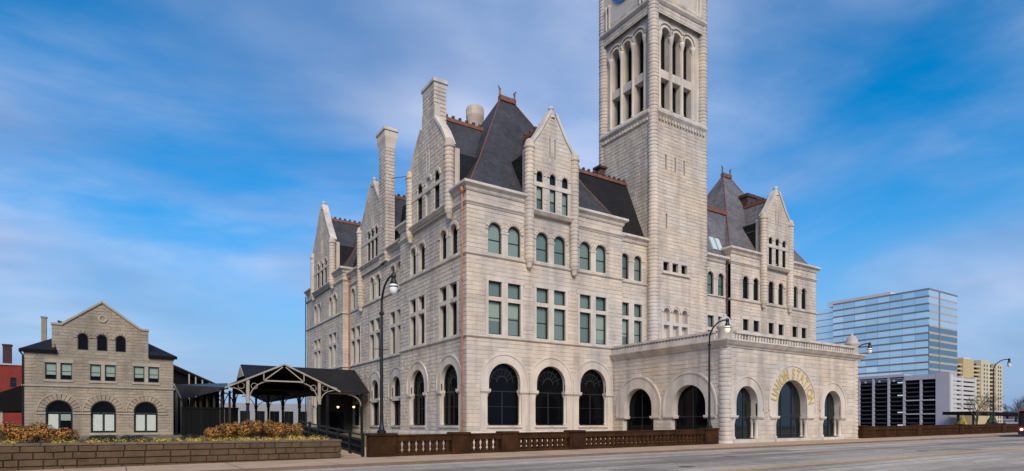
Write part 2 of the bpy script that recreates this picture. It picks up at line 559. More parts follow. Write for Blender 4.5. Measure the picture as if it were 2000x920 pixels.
    def clusters(s, tol=0.06):
        """split into meshes of pieces that touch one another"""
        par = list(range(len(s.v)))

        def find(a):
            while par[a] != a:
                par[a] = par[par[a]]; a = par[a]
            return a
        for f in s.f:
            r = find(f[0])
            for i in f[1:]:
                par[find(i)] = r
        isl = {}
        for i in range(len(s.v)):
            isl.setdefault(find(i), []).append(i)
        bb = []
        for r, ids in isl.items():
            P = [s.v[i] for i in ids]
            bb.append([r] + [min(p[k] for p in P) - tol / 2 for k in range(3)] + [max(p[k] for p in P) + tol / 2 for k in range(3)])
        for i in range(len(bb)):
            for j in range(i):
                a, b = bb[i], bb[j]
                if all(a[1 + k] <= b[4 + k] and b[1 + k] <= a[4 + k] for k in range(3)):
                    par[find(a[0])] = find(b[0])
        out = {}
        for i in range(len(s.v)):
            out.setdefault(find(i), ([], []))[0].append(i)
        for f in s.f:
            out[find(f[0])][1].append(f)
        res = []
        for ids, fs in out.values():
            mp = {v: k for k, v in enumerate(ids)}
            m = MB(); m.v = [s.v[i] for i in ids]; m.f = [tuple(mp[i] for i in f) for f in fs]
            res.append(m)
        return res

    def mesh(s, name, base, mat, smooth=False, recalc=True):
        me = bpy.data.meshes.new(name)
        me.from_pydata([(v[0] - base[0], v[1] - base[1], v[2] - base[2]) for v in s.v], [], s.f)
        if recalc:
            bm = bmesh.new(); bm.from_mesh(me)
            bmesh.ops.recalc_face_normals(bm, faces=bm.faces)
            bm.to_mesh(me); bm.free()
        if smooth:
            me.polygons.foreach_set('use_smooth', [True] * len(me.polygons))
        me.materials.append(MATS[mat])
        me.update()
        return me

    def build(s, name, mat, parent=None, smooth=False, recalc=True, base=None):
        if not s.v:
            return None
        if base is None:
            xs = [p[0] for p in s.v]; ys = [p[1] for p in s.v]; zs = [p[2] for p in s.v]
            base = ((min(xs) + max(xs)) / 2, (min(ys) + max(ys)) / 2, min(zs))
        me = s.mesh(name, base, mat, smooth, recalc)
        return inst(name, me, parent, base)


def inst(name, me, parent, loc, rz=0.0):
    o = bpy.data.objects.new(name, me)
    C.objects.link(o)
    pl = WL[parent.as_pointer()] if parent else (0, 0, 0)
    o.location = (loc[0] - pl[0], loc[1] - pl[1], loc[2] - pl[2])
    o.rotation_euler = (0, 0, rz)
    if parent:
        o.parent = parent
    WL[o.as_pointer()] = tuple(loc)
    return o


KEEP = []


def thing(name, loc, label, cat, group=None):
    o = bpy.data.objects.new(name, None)
    C.objects.link(o)
    o.location = loc
    o.empty_display_size = 0.3
    WL[o.as_pointer()] = tuple(loc)
    KEEP.append(o)
    return tag(o, label, cat, group)


def tag(o, label=None, cat=None, group=None, kind=None):
    if label: o['label'] = label
    if cat: o['category'] = cat
    if group: o['group'] = group
    if kind: o['kind'] = kind
    return o


class Frame:
    """a facade plane: u along the wall, z up, n outward"""
    def __init__(s, kind, c):
        s.kind, s.c = kind, c            # 'Y': plane y=c facing -Y, u=x ; 'X': plane x=c facing -X, u=y

    def P(s, u, z, n=0.0):
        return (u, s.c - n, z) if s.kind == 'Y' else (s.c - n, u, z)

    @property
    def rz(s):
        return 0.0 if s.kind == 'Y' else -PI / 2

    def box(s, mb, u0, u1, z0, z1, n0, n1):
        a = s.P(u0, z0, n0); b = s.P(u1, z1, n1)
        mb.box(min(a[0], b[0]), max(a[0], b[0]), min(a[1], b[1]), max(a[1], b[1]), z0, z1)

    def prism(s, mb, poly, n0, n1):
        mb.prism(poly, n0, n1, lambda p, q, t: s.P(p, q, t))


def arch_poly(u0, u1, z0, zt, seg=12, stilt=None):
    r = (u1 - u0) / 2; c = (u0 + u1) / 2; zs = zt - r
    pts = [(u0, z0), (u1, z0)]
    for k in range(seg + 1):
        a = PI * k / seg
        pts.append((c + r * math.cos(a), zs + r * math.sin(a)))
    return pts


def rect_poly(u0, u1, z0, z1):
    return [(u0, z0), (u1, z0), (u1, z1), (u0, z1)]


def ring_strip(F, mb, uc, zc, ri, ro, stilt, n0, n1, seg=20, ang=(0, PI)):
    """a solid arch ring with straight legs of length stilt"""
    pr = []
    if stilt > 0:
        pr.append(((uc + ri, zc - stilt), (uc + ro, zc - stilt)))
    for k in range(seg + 1):
        a = ang[0] + (ang[1] - ang[0]) * k / seg
        pr.append(((uc + ri * math.cos(a), zc + ri * math.sin(a)), (uc + ro * math.cos(a), zc + ro * math.sin(a))))
    if stilt > 0:
        pr.append(((uc - ri, zc - stilt), (uc - ro, zc - stilt)))
    vs_ = []
    for i, o in pr:
        vs_ += [F.P(i[0], i[1], n0), F.P(o[0], o[1], n0), F.P(o[0], o[1], n1), F.P(i[0], i[1], n1)]
    fs = []
    for k in range(len(pr) - 1):
        a, b = 4 * k, 4 * k + 4
        for q in range(4):
            r_ = (q + 1) % 4
            fs.append((a + q, a + r_, b + r_, b + q))
    fs += [(0, 1, 2, 3), tuple(4 * len(pr) - 4 + i for i in (3, 2, 1, 0))]
    mb.add(vs_, fs)


def voussoirs(F, mb, uc, zc, ri, ro, count, n0, n1, gap=0.012, jit=0.03):
    for k in range(count):
        a0 = PI * k / count + gap; a1 = PI * (k + 1) / count - gap
        d = n1 + rnd.uniform(-jit, jit)
        e = ro + rnd.uniform(0, jit)
        am = (a0 + a1) / 2
        pts = [(ri, a0), (ri, am), (ri, a1), (e, a1), (e, am), (e, a0)]
        poly = [(uc + r * math.cos(a), zc + r * math.sin(a)) for r, a in pts]
        ins = [(uc + (r + (0.05 if r == ri else -0.05)) * math.cos(a + (am - a) * 0.12), zc + (r + (0.05 if r == ri else -0.05)) * math.sin(a + (am - a) * 0.12)) for r, a in pts]
        n = 6
        vs_ = [F.P(p, q, n0) for p, q in poly] + [F.P(p, q, d - 0.05) for p, q in poly] + [F.P(p, q, d) for p, q in ins]
        fs = [tuple(range(12, 18))]
        for i in range(n):
            j = (i + 1) % n
            fs += [(i, j, n + j, n + i), (n + i, n + j, 2 * n + j, 2 * n + i)]
        mb.add(vs_, fs)


# ---- ashlar -------------------------------------------------------------
ALL_STONES = []           # (screen area, builder data, wall)


def px_area(F, u, z, w, h):
    x, y, zz = F.P(u, z)
    t = x * FWD[0] + y * FWD[1]
    if t < 1:
        return 0
    s_ = x * FWD[1] - y * FWD[0]
    px = 1000 + FPX * s_ / t; py = 831 - FPX * (zz - EYE) / t
    if not (5 < px < 1995 and 5 < py < 915):
        return 0
    nv = (0, -1) if F.kind == 'Y' else (-1, 0)
    dd = math.hypot(x, y)
    cosv = -(x * nv[0] + y * nv[1]) / dd
    return w * h * max(0, cosv) * (FPX / t) ** 2


def stone_block(F, mb, u0, u1, z0, z1, dep, R=None):
    """one rock-faced block: bevelled margin, uneven bulging face"""
    R = R or rnd
    g = 0.008
    u0 += g * 0.6; u1 -= g * 0.6; z0 += g; z1 -= g
    m = min(0.03, (u1 - u0) * 0.25, (z1 - z0) * 0.25)
    um = (u0 + u1) / 2 + R.uniform(-0.1, 0.1) * (u1 - u0)
    d = [dep * R.uniform(0.55, 1.15) for _ in range(6)]
    vs_ = [F.P(u0, z0, -0.02), F.P(u1, z0, -0.02), F.P(u1, z1, -0.02), F.P(u0, z1, -0.02),
           F.P(u0 + m, z0 + m, d[0]), F.P(um, z0 + m, d[1] * 1.1), F.P(u1 - m, z0 + m, d[2]),
           F.P(u1 - m, z1 - m, d[3]), F.P(um, z1 - m, d[4] * 1.1), F.P(u0 + m, z1 - m, d[5])]
    fs = [(4, 5, 8, 9), (5, 6, 7, 8), (0, 1, 6, 5, 4), (1, 2, 7, 6), (2, 3, 9, 8, 7), (3, 0, 4, 9)]
    mb.add(vs_, fs)


def excl_interval(e, za, zb):
    k = e[0]
    if k == 'r':
        _, u0, u1, z0, z1 = e
        if zb > z0 + 0.02 and za < z1 - 0.02:
            return (u0, u1)
    elif k == 'c':                         # upper half disc + legs: uc, zc, R, zlow
        _, uc, zc, R, zl = e
        if zb <= zl + 0.02 or za >= zc + R - 0.02:
            return None
        zt = zb
        if zt <= zc:
            h = R
        elif zt >= zc + R:
            return None
        else:
            h = math.sqrt(max(0, R * R - (zt - zc) ** 2))
        return (uc - h, uc + h)
    return None


def courses(F, wall, u0, u1, zones, excl, course=0.39, dep=0.038, lo=0.8, hi=2.0, big=True, mat='stone', target=None, ext=0.05):
    """lay rock-faced courses; the pieces that show largest become objects later"""
    for z0, z1 in zones:
        n = max(1, round((z1 - z0) / course))
        h = (z1 - z0) / n
        for i in range(n):
            za, zb = z0 + i * h, z0 + (i + 1) * h
            iv = sorted(x for x in (excl_interval(e, za, zb) for e in excl) if x)
            free = []; c = u0 - ext
            for a, b in iv:
                if a > c + 0.08:
                    free.append((c, a))
                c = max(c, b)
            if u1 + ext > c + 0.08:
                free.append((c, u1 + ext))
            for a, b in free:
                u = a
                first = True
                while u < b - 1e-4:
                    w = rnd.uniform(lo, hi) * (0.6 if first and i % 2 else 1)
                    first = False
                    if b - (u + w) < lo * 0.6:
                        w = b - u
                    ar = px_area(F, u + w / 2, (za + zb) / 2, w, h)
                    ALL_STONES.append((ar if big else 0, F, u, u + w, za, zb, dep * rnd.uniform(0.6, 1.2), wall, mat))
                    u += w


def emit_stones(limit):
    """largest pieces as their own objects, the rest joined per wall"""
    ALL_STONES.sort(key=lambda s: -s[0])
    rest = {}
    for i, s in enumerate(ALL_STONES):
        ar, F, a, b, za, zb, dep, wall, mat = s
        if i < limit and ar > 0:
            mb = MB(); stone_block(F, mb, a, b, za, zb, dep)
            mb.build('stone', mat, wall)
        else:
            mb = rest.setdefault((wall.as_pointer(), mat), (MB(), wall))[0]
            stone_block(F, mb, a, b, za, zb, dep)
    for (k, mat), (mb, wall) in rest.items():
        tag(mb.build('stonework', mat, wall), kind='stuff')
    ALL_STONES.clear()


def plate(F, mb, outer, holes, depth, n=0.0):
    """wall face with openings and their reveals"""
    loops = [outer] + holes
    fl = [p for l in loops for p in l]
    tris = tessellate_polygon([[Vector((p[0], p[1], 0)) for p in l] for l in loops])
    base = len(mb.v)
    mb.v += [F.P(p[0], p[1], n) for p in fl]
    mb.f += [tuple(base + i for i in t) for t in tris]
    for h in holes:
        k = len(h)
        vs_ = [F.P(p[0], p[1], n) for p in h] + [F.P(p[0], p[1], n - depth) for p in h]
        mb.add(vs_, [(i, (i + 1) % k, k + (i + 1) % k, k + i) for i in range(k)])


# ---- windows ------------------------------------------------------------
WC = {}


def inset(poly, d):
    cx = sum(p[0] for p in poly) / len(poly)
    n = len(poly); out = []
    for i in range(n):
        p0, p1, p2 = Vector(poly[i - 1]), Vector(poly[i]), Vector(poly[(i + 1) % n])
        e1 = (p1 - p0); e2 = (p2 - p1)
        if e1.length < 1e-6: e1 = e2
        if e2.length < 1e-6: e2 = e1
        e1.normalize(); e2.normalize()
        n1 = Vector((-e1.y, e1.x)); n2 = Vector((-e2.y, e2.x))
        b = n1 + n2
        b = b / max(0.3, b.dot(n1))
        out.append((p1.x + b.x * d, p1.y + b.y * d))
    return out


def window_meshes(kind, w, h, bars, pane, fw=0.085):
    """frame and pane in local axes: x across, -y outward, z up from the sill"""
    key = (kind, round(w, 2), round(h, 2), tuple(bars), pane, fw)
    if key in WC:
        return WC[key]
    F = Frame('Y', 0.0)
    poly = arch_poly(-w / 2, w / 2, 0, h, 10) if kind == 'arch' else rect_poly(-w / 2, w / 2, 0, h)
    inn = inset(poly, fw)
    mb = MB()
    n = len(poly)
    vs_ = [F.P(p, q, 0.17) for p, q in poly] + [F.P(p, q, 0.17) for p, q in inn] + [F.P(p, q, -0.06) for p, q in inn] + [F.P(p, q, -0.06) for p, q in poly]
    fs = []
    for i in range(n):
        j = (i + 1) % n
        fs += [(i, j, n + j, n + i), (n + i, n + j, 2 * n + j, 2 * n + i), (2 * n + i, 2 * n + j, 3 * n + j, 3 * n + i), (3 * n + i, 3 * n + j, j, i)]
    mb.add(vs_, fs)
    for b in bars:
        if b[0] == 'h':
            z = b[1] * h; t = b[2]
            half = w / 2 - 0.02
            zs = h - w / 2
            if kind == 'arch' and z > zs:
                half = math.sqrt(max(0.01, (w / 2) ** 2 - (z - zs) ** 2)) - 0.02
            F.box(mb, -half, half, z - t / 2, z + t / 2, -0.05, 0.04)
        elif b[0] == 'v':
            x = b[1] * w; t = b[2]; z0, z1 = b[3] * h, b[4] * h
            if kind == 'arch':
                zs = h - w / 2
                z1 = min(z1, zs + math.sqrt(max(0.01, (w / 2) ** 2 - x * x)) - 0.02)
            F.box(mb, x - t / 2, x + t / 2, z0, z1, -0.045, 0.045)
        elif b[0] == 'fan':
            zc = h - w / 2; R = w / 2 - fw; cnt = b[1]
            for k in range(1, cnt):
                a = PI * k / cnt
                p = (0.34 * R * math.cos(a), zc + 0.34 * R * math.sin(a)); q = (R * math.cos(a), zc + R * math.sin(a))
                mb.beam(F.P(p[0], p[1], 0.0), F.P(q[0], q[1], 0.0), 0.05, 0.05)
            ring_strip(F, mb, 0, zc, 0.30 * R, 0.36 * R, 0, -0.03, 0.03, 12)
            ring_strip(F, mb, 0, zc, 0.70 * R, 0.745 * R, 0, -0.03, 0.03, 14)
    fm = mb.mesh('window', (0, 0, 0), 'frame')
    pb = MB()
    pb.add([F.P(p, q, -0.015) for p, q in inn], [tuple(range(len(inn)))])
    pm = pb.mesh('pane', (0, 0, 0), pane, recalc=False)
    WC[key] = (fm, pm)
    return WC[key]


def window(parent, F, uc, z0, kind, w, h, bars, pane, rec, fw=0.085, name='window'):
    fm, pm = window_meshes(kind, w, h, bars, pane, fw)
    loc = F.P(uc, z0, -rec)
    o = inst(name, fm, parent, loc, F.rz)
    p = bpy.data.objects.new('pane', pm)
    C.objects.link(p); p.parent = o
    if pane == 'pane_sky_tint' and kind == 'rect' and h > 1.5 and rnd.random() < 0.45:
        k = round(rnd.choice((0.3, 0.45, 0.6, 0.85)), 2)
        key = ('blind', round(w, 2), round(h, 2), k)
        if key not in WC:
            b = MB(); b.box(-w / 2 + fw, w / 2 - fw, 0.0, 0.012, h - fw - (h - 2 * fw) * k, h - fw)
            WC[key] = b.mesh('blind', (0, 0, 0), 'blind_green')
        b = bpy.data.objects.new('blind', WC[key])
        C.objects.link(b); b.parent = o
    return o


SASH = (('h', 0.5, 0.06),)


def gz(x):
    return -0.30 + 0.0085 * x

# ================================================================== setting
def ground():
    mb = MB()
    S = 3000
    mb.add([(-S, -S, -1.9), (S, -S, -1.9), (S, S, -1.9), (-S, S, -1.9)], [(0, 1, 2, 3)])
    tag(mb.build('ground', 'ground'), kind='structure')

    def slab(name, mat, x0, x1, y0, y1, dz, thick, n=1):
        m = MB()
        xs = [x0 + (x1 - x0) * k / n for k in range(n + 1)]
        for a, b in zip(xs, xs[1:]):
            za, zb = gz(a) + dz, gz(b) + dz
            m.add([(a, y0, za), (b, y0, zb), (b, y1, zb), (a, y1, za), (a, y0, za - thick), (b, y0, zb - thick), (b, y1, zb - thick), (a, y1, za - thick)],
                  [(0, 1, 2, 3), (0, 4, 5, 1), (1, 5, 6, 2), (2, 6, 7, 3), (3, 7, 4, 0), (4, 7, 6, 5)])
        return m.build(name, mat)
    road = slab('road', 'asphalt', -60, 420, -14, 28.0, -0.13, 1.0)
    tag(road, kind='structure')
    pav = slab('pavement', 'pavement', -60, 420, 28.2, 33.9, 0.0, 1.1)
    tag(pav, kind='structure')
    kb = slab('kerb', 'kerb', -60, 420, 28.0, 28.2, 0.003, 1.0)
    tag(kb, kind='structure')
    # painted markings and sealed cracks lie on the road as thin sheets

    def mark(name, mat, x0, x1, y0, y1, dz=0.004):
        m = MB()
        za, zb = gz(x0) - 0.13 + dz, gz(x1) - 0.13 + dz
        m.add([(x0, y0, za), (x1, y0, zb), (x1, y1, zb), (x0, y1, za)], [(0, 1, 2, 3)])
        mm = m.build(name, mat, road)
        return mm
    mark('yellow_line', 'yellow_paint', 14, 400, 15.85, 16.0)
    mark('yellow_line', 'yellow_paint', 14, 400, 16.2, 16.35)
    for k in range(14):
        x = 5.5 + k * 12.0
        mark('lane_dash', 'white_paint', x, x + 3.6, 20.2, 20.35)
        mark('lane_dash', 'white_paint', x + 5.0, x + 8.6, 12.3, 12.45)
    mark('lane_line', 'white_paint', 14.0, 22.5, 20.22, 20.34, 0.0055)
    for y, x0, x1, w in ((23.6, 8, 130, 0.10), (18.2, 12, 90, 0.07), (25.9, 24, 160, 0.07), (21.7, 30, 75, 0.06), (14.2, 18, 120, 0.09)):
        m = MB()
        n = 40
        pts = []
        for k in range(n + 1):
            x = x0 + (x1 - x0) * k / n
            pts.append((x, y + rnd.uniform(-0.06, 0.06)))
        for (xa, ya), (xb, yb) in zip(pts, pts[1:]):
            za, zb = gz(xa) - 0.124, gz(xb) - 0.124
            m.add([(xa, ya, za), (xb, yb, zb), (xb, yb + w, zb), (xa, ya + w, za)], [(0, 1, 2, 3)])
        m.build('tar_seam', 'tar', road)
    for x0, x1, y0, y1 in ((24.5, 27.2, 21.2, 23.2), (33, 39, 23.9, 25.6), (47, 49.5, 17.2, 19.0), (17.5, 19.5, 17.0, 19.4), (58, 68, 21.6, 23.3)):
        mark('road_patch', 'patch', x0, x1, y0, y1, 0.0065)
    for x, y in ((29.5, 22.4), (44.0, 18.6), (21.5, 18.6)):
        m = MB()
        z = gz(x) - 0.13
        m.lathe([(0.36, 0), (0.36, 0.008), (0.33, 0.012), (0.0, 0.012)], x, y, z, 18, cap=False)
        m.build('manhole_cover', 'tar', road)
    # expansion joints of the pavement
    for k in range(30):
        x = -8 + k * 4.2
        m = MB()
        z = gz(x) + 0.004
        m.add([(x, 28.25, z), (x + 0.05, 28.25, z), (x + 0.05, 33.4, z), (x, 33.4, z)], [(0, 1, 2, 3)])
        m.build('pavement_joint', 'kerb', pav)
    # terrace the station and the stone house stand on
    m = MB()
    m.box(-70, 12, 45, 160, -1.8, 0.55)
    m.box(12.0, 30, 62.5, 160, -1.8, 0.549)
    tag(m.build('terrace', 'lawn'), kind='structure')
    m = MB()
    m.add([(10.65, 33.6, gz(11) + 0.012), (11.75, 33.6, gz(11) + 0.012), (11.75, 46, 0.57), (10.65, 46, 0.57)], [(0, 1, 2, 3)])
    tag(m.build('path', 'pavement'), kind='structure')
    m = MB()
    m.box(12.0, 43.4, 33.95, 62.4, -1.85, -0.7)
    tag(m.build('area_floor', 'pavement'), kind='structure')


ground()

# ================================================================== the station
Y0, X0, XM = 47.38, 26.13, 27.03
STA = thing('railway_station', (35, 48, -1.5), 'large pale stone railway station with slate roofs, clock tower and arched entrance porch', 'building')
FF = Frame('Y', Y0)            # front of the corner pavilions
FB = Frame('Y', Y0 + 0.6)      # recessed bays beside the tower
FS = Frame('X', X0)            # side of the corner pavilions
FM = Frame('X', XM)            # recessed middle of the side


class Wall:
    def __init__(s, F, u0, u1, z0, z1, zones):
        s.F, s.u0, s.u1, s.z0, s.z1, s.zones = F, u0, u1, z0, z1, zones
        s.holes = []; s.ex = []; s.trim = MB()

    def finish(s, parent, depth=0.6, mat='mortar', name='wall', stones='stone', course=0.39, big=True, ext=0.05, trimmat='trim'):
        mb = MB()
        plate(s.F, mb, rect_poly(s.u0, s.u1, s.z0, s.z1), s.holes, depth)
        s.F.box(mb, s.u0, s.u1, s.z1 - 0.02, s.z1, -0.9, -0.002)
        w = mb.build(name, mat, parent, recalc=False)
        if stones:
            courses(s.F, w, s.u0, s.u1, s.zones, s.ex, course, mat=stones, big=big, ext=ext)
        for m in s.trim.clusters():
            m.build('stone_trim', trimmat, w)
        return w


def shaft(mb, cx, cy, z0, z1, r, course=0.39, seg=18, bulge=0.05):
    n = max(1, round((z1 - z0) / course)); h = (z1 - z0) / n
    prof = []
    for i in range(n):
        b = r + bulge * rnd.uniform(0.5, 1.2)
        z = z0 + i * h
        prof += [(r, z + 0.012), (b, z + 0.06), (b + 0.01, z + h / 2), (b, z + h - 0.06), (r, z + h - 0.012)]
    mb.lathe(prof, cx, cy, 0, seg)


def big_arch(W, c, ri=1.72, ro=2.6, zc=5.6, zs=1.6, jw=None, split=False, rec=0.5, pane='pane_black', ex_low=2.66):
    """ground-floor arch: stilted ring with hood mould, capitals and colonnettes"""
    F = W.F
    hb = ri + 0.16
    if not split:
        poly = [(c - hb, zs), (c + hb, zs), (c + hb, 4.58), (c + ri, 4.6)]
        for k in range(17):
            a = PI * k / 16
            poly.append((c + ri * math.cos(a), zc + ri * math.sin(a)))
        poly += [(c - ri, 4.6), (c - hb, 4.58)]
        W.holes.append(poly)
        h = zc + ri - zs + 0.08
        window(STA, F, c, zs, 'arch', 2 * ri + 0.18, h, (('h', 0.545, 0.09), ('h', 0.30, 0.05), ('v', 0.0, 0.12, 0.0, 0.545), ('fan', 8)), pane, rec, 0.1)
    else:
        W.holes.append(rect_poly(c - ri, c + ri, zs, 4.45))
        poly = [(c - ri, 4.92), (c + ri, 4.92)]
        for k in range(17):
            a = PI * k / 16
            poly.append((c + ri * math.cos(a), zc + ri * math.sin(a)))
        W.holes.append(poly)
        window(STA, F, c, zs, 'rect', 2 * ri, 2.85, (('v', 0, 0.08, 0, 1), ('h', 0.5, 0.06)), pane, rec)
        window(STA, F, c, 4.92, 'arch', 2 * ri, zc + ri - 4.92, (), pane, rec)
        F.box(W.trim, c - ri - 0.02, c + ri + 0.02, 4.451, 4.919, -0.3, 0.08)
    T = MB()
    ring_strip(F, T, c, zc, ri, ro - 0.12, zc - 4.92, -0.12, 0.075, 24)
    ring_strip(F, T, c, zc, ro - 0.12, ro + 0.04, zc - 4.92, -0.02, 0.14, 24)
    T.build('arch_ring', 'trim', STA)
    j = jw if jw else ro
    for s_ in (-1, 1):
        a, b = sorted((c + s_ * (ri - 0.1), c + s_ * j))
        F.box(W.trim, a, b, 4.56, 4.66, -0.35, 0.12)
        F.box(W.trim, a - 0.03, b + 0.03, 4.66, 4.92, -0.38, 0.2)
        a, b = sorted((c + s_ * (hb + 0.012), c + s_ * (j - 0.04)))
        F.box(W.trim, a, b, 1.1, 4.56, -0.02, 0.06)
        k = MB()
        p = F.P(c + s_ * (hb - 0.02), 0, -0.22)
        k.lathe([(0.22, 0), (0.22, 0.12), (0.17, 0.2), (0.15, 0.26), (0.145, 2.55), (0.16, 2.6), (0.24, 2.85), (0.26, 2.93)], p[0], p[1], zs, 12)
        k.build('column', 'trim', STA, smooth=True)
    F.box(W.trim, c - hb - 0.1, c + hb + 0.1, zs - 0.2, zs, -0.7, 0.14)       # sill
    W.ex += [('c', c, zc, ro - 0.02, 4.9), ('r', c - j, c + j, 1.0, 4.92)]


SURR = {}


def pair_windows(W, c, z0=9.92, zt=14.75, zm0=12.97, zm1=13.35, hw=1.42, g=0.33, pane='pane_sky_tint', rec=0.3, zlow=None):
    """two tall mullioned windows with transom lights"""
    F = W.F
    o = g + hw
    for s_ in (-1, 1):
        cc = c + s_ * (g + hw / 2)
        zb = z0
        W.holes.append(rect_poly(cc - hw / 2, cc + hw / 2, zb, zm0))
        W.holes.append(rect_poly(cc - hw / 2, cc + hw / 2, zm1, zt))
        window(STA, F, cc, zb, 'rect', hw, zm0 - zb, SASH, pane, rec)
        window(STA, F, cc, zm1, 'rect', hw, zt - zm1, (), pane, rec)
    T = W.trim
    for a, b in ((-o - 0.3, -o), (o, o + 0.3), (-g, g)):
        F.box(T, c + a, c + b, z0 - 0.15, zt, -0.02, 0.06)
    F.box(T, c - o, c + o, zm0, zm1, -0.25, 0.061) if False else None
    for s_ in (-1, 1):
        a, b = sorted((c + s_ * (g + 0.001), c + s_ * (o - 0.001)))
        F.box(T, a, b, zm0 + 0.001, zm1 - 0.001, -0.28, 0.055)
    F.box(T, c - o - 0.42, c + o + 0.42, zt + 0.002, zt + 0.42, -0.02, 0.075)
    W.ex.append(('r', c - o - 0.3, c + o + 0.3, z0 - 0.16, zt + 0.02))
    W.ex.append(('r', c - o - 0.42, c + o + 0.42, zt, zt + 0.42))


def pair_arched(W, c, z0=17.1, zt=20.08, w=1.42, d=1.05, pane='pane_sky_tint', rec=0.3):
    F = W.F
    r = w / 2; zc = zt - r
    for s_ in (-1, 1):
        cc = c + s_ * d
        W.holes.append(arch_poly(cc - r, cc + r, z0 + 0.14, zt, 12))
        window(STA, F, cc, z0 + 0.14, 'arch', w, zt - z0 - 0.14, (('h', 0.46, 0.07),), pane, rec)
        V = MB()
        voussoirs(F, V, cc, zc, r, d - 0.01, 9, -0.02, 0.10)
        tag(V.build('arch_stones', 'stone', STA), kind='stuff')
        W.ex += [('c', cc, zc, d - 0.03, zc - 0.02), ('r', cc - r, cc + r, z0, zc)]
    T = W.trim
    F.box(T, c - d + r, c + d - r, z0 + 0.14, zc - 0.2, -0.02, 0.05)
    F.box(T, c - d + r - 0.05, c + d - r + 0.05, zc - 0.2, zc, -0.1, 0.1)
    F.box(T, c - d - r - 0.12, c + d + r + 0.12, z0, z0 + 0.14, -0.28, 0.16)
    W.ex.append(('r', c - d + r - 0.02, c + d - r + 0.02, z0, zc + 0.02))


ZON = [(1.1, 9.5), (9.76, 16.84), (17.12, 21.28), (21.62, 22.5)]

# ---- near corner pavilion, front
W = Wall(FF, X0, 44.7, -1.6, 23.0, ZON)
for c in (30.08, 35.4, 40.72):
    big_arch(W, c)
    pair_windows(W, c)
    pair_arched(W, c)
W.finish(STA)
# ---- near corner pavilion, side
W = Wall(FS, Y0, 62.3, -1.6, 23.0, ZON)
for c in (50.75, 57.85):
    big_arch(W, c, jw=2.3)
for c in (50.95, 57.9):
    pair_windows(W, c, pane='pane_dark', rec=0.5)
    pair_arched(W, c, pane='pane_dark', rec=0.5)
W.finish(STA)
# ---- middle of the side
W = Wall(FM, 62.3, 82.4, -1.6, 22.4, [(1.1, 9.5), (9.76, 16.84), (17.12, 20.9), (21.2, 21.8)])
for c in (65.7, 72.5, 79.7):
    big_arch(W, c, ri=1.25, ro=2.3, zc=6.0, jw=1.75, split=True, rec=0.5)
    pair_windows(W, c, pane='pane_dark', rec=0.5)
    pair_arched(W, c, pane='pane_dark', rec=0.5)
W.finish(STA)
# ---- far pavilion, side and its short return
W = Wall(FS, 82.4, 101.0, -1.6, 23.0, ZON)
for c in (87.0, 94.8):
    big_arch(W, c, jw=2.3)
    pair_windows(W, c, pane='pane_dark', rec=0.5)
    pair_arched(W, c, pane='pane_dark', rec=0.5)
W.finish(STA)
W = Wall(Frame('Y', 82.4), X0, XM, -1.6, 23.0, ZON)
W.finish(STA, ext=0.0)
# ---- bays beside the tower
for u0, u1, c in ((44.7, 49.1, 46.62), (57.5, 62.6, 60.5)):
    W = Wall(FB, u0, u1, 6.0, 22.0, [(9.76, 16.84), (17.12, 20.2), (20.5, 21.2)])
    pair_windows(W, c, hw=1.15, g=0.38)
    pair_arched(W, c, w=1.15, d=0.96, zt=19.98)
    W.finish(STA, big=True)
# ---- right corner pavilion, front
W = Wall(FF, 62.6, 80.75, -1.6, 23.0, [(9.76, 16.84), (17.12, 21.28), (21.62, 22.5)])
for c in (66.45, 71.65, 76.85):
    pair_windows(W, c, hw=1.15, g=0.48, pane='pane_dark')
    pair_arched(W, c, w=1.15, d=1.02, pane='pane_dark')
W.finish(STA)
# ---- sides that turn away from the street
for a in ((80.75 - 0.4, 80.75, Y0 + 0.05, 101.0, -1.6, 23.0), (X0 + 0.02, 80.7, 100.6, 101.0, -1.6, 22.98), (44.3, 44.695, Y0 + 0.05, 62.3, 22.0, 22.99), (62.605, 63.0, Y0 + 0.05, 60, 21.5, 22.99)):
    m = MB(); m.box(*a); m.build('wall', 'stone', STA)


# ---- string courses and cornices
def course_band(name, prof, path, mat='trim'):
    m = MB(); m.sweep(prof, path)
    return m.build(name, mat, STA)


PL = [(-0.1, -1.6), (0.22, -1.6), (0.22, 0.85), (0.14, 1.08), (-0.1, 1.08)]
SC = [(-0.1, 9.5), (0.10, 9.5), (0.20, 9.6), (0.20, 9.74), (-0.1, 9.755)]
S3 = [(-0.1, 16.85), (0.08, 16.85), (0.18, 16.95), (0.18, 17.08), (-0.1, 17.11)]
M1 = [(-0.1, 21.28), (0.08, 21.28), (0.14, 21.4), (0.24, 21.5), (0.24, 21.6), (-0.1, 21.61)]
CN = [(-0.3, 22.5), (0.10, 22.5), (0.18, 22.62), (0.22, 22.8), (0.42, 22.95), (0.52, 23.02), (0.52, 23.2), (0.46, 23.27), (-0.3, 23.28)]


def dz(prof, d):
    return [(o, z + d) for o, z in prof]


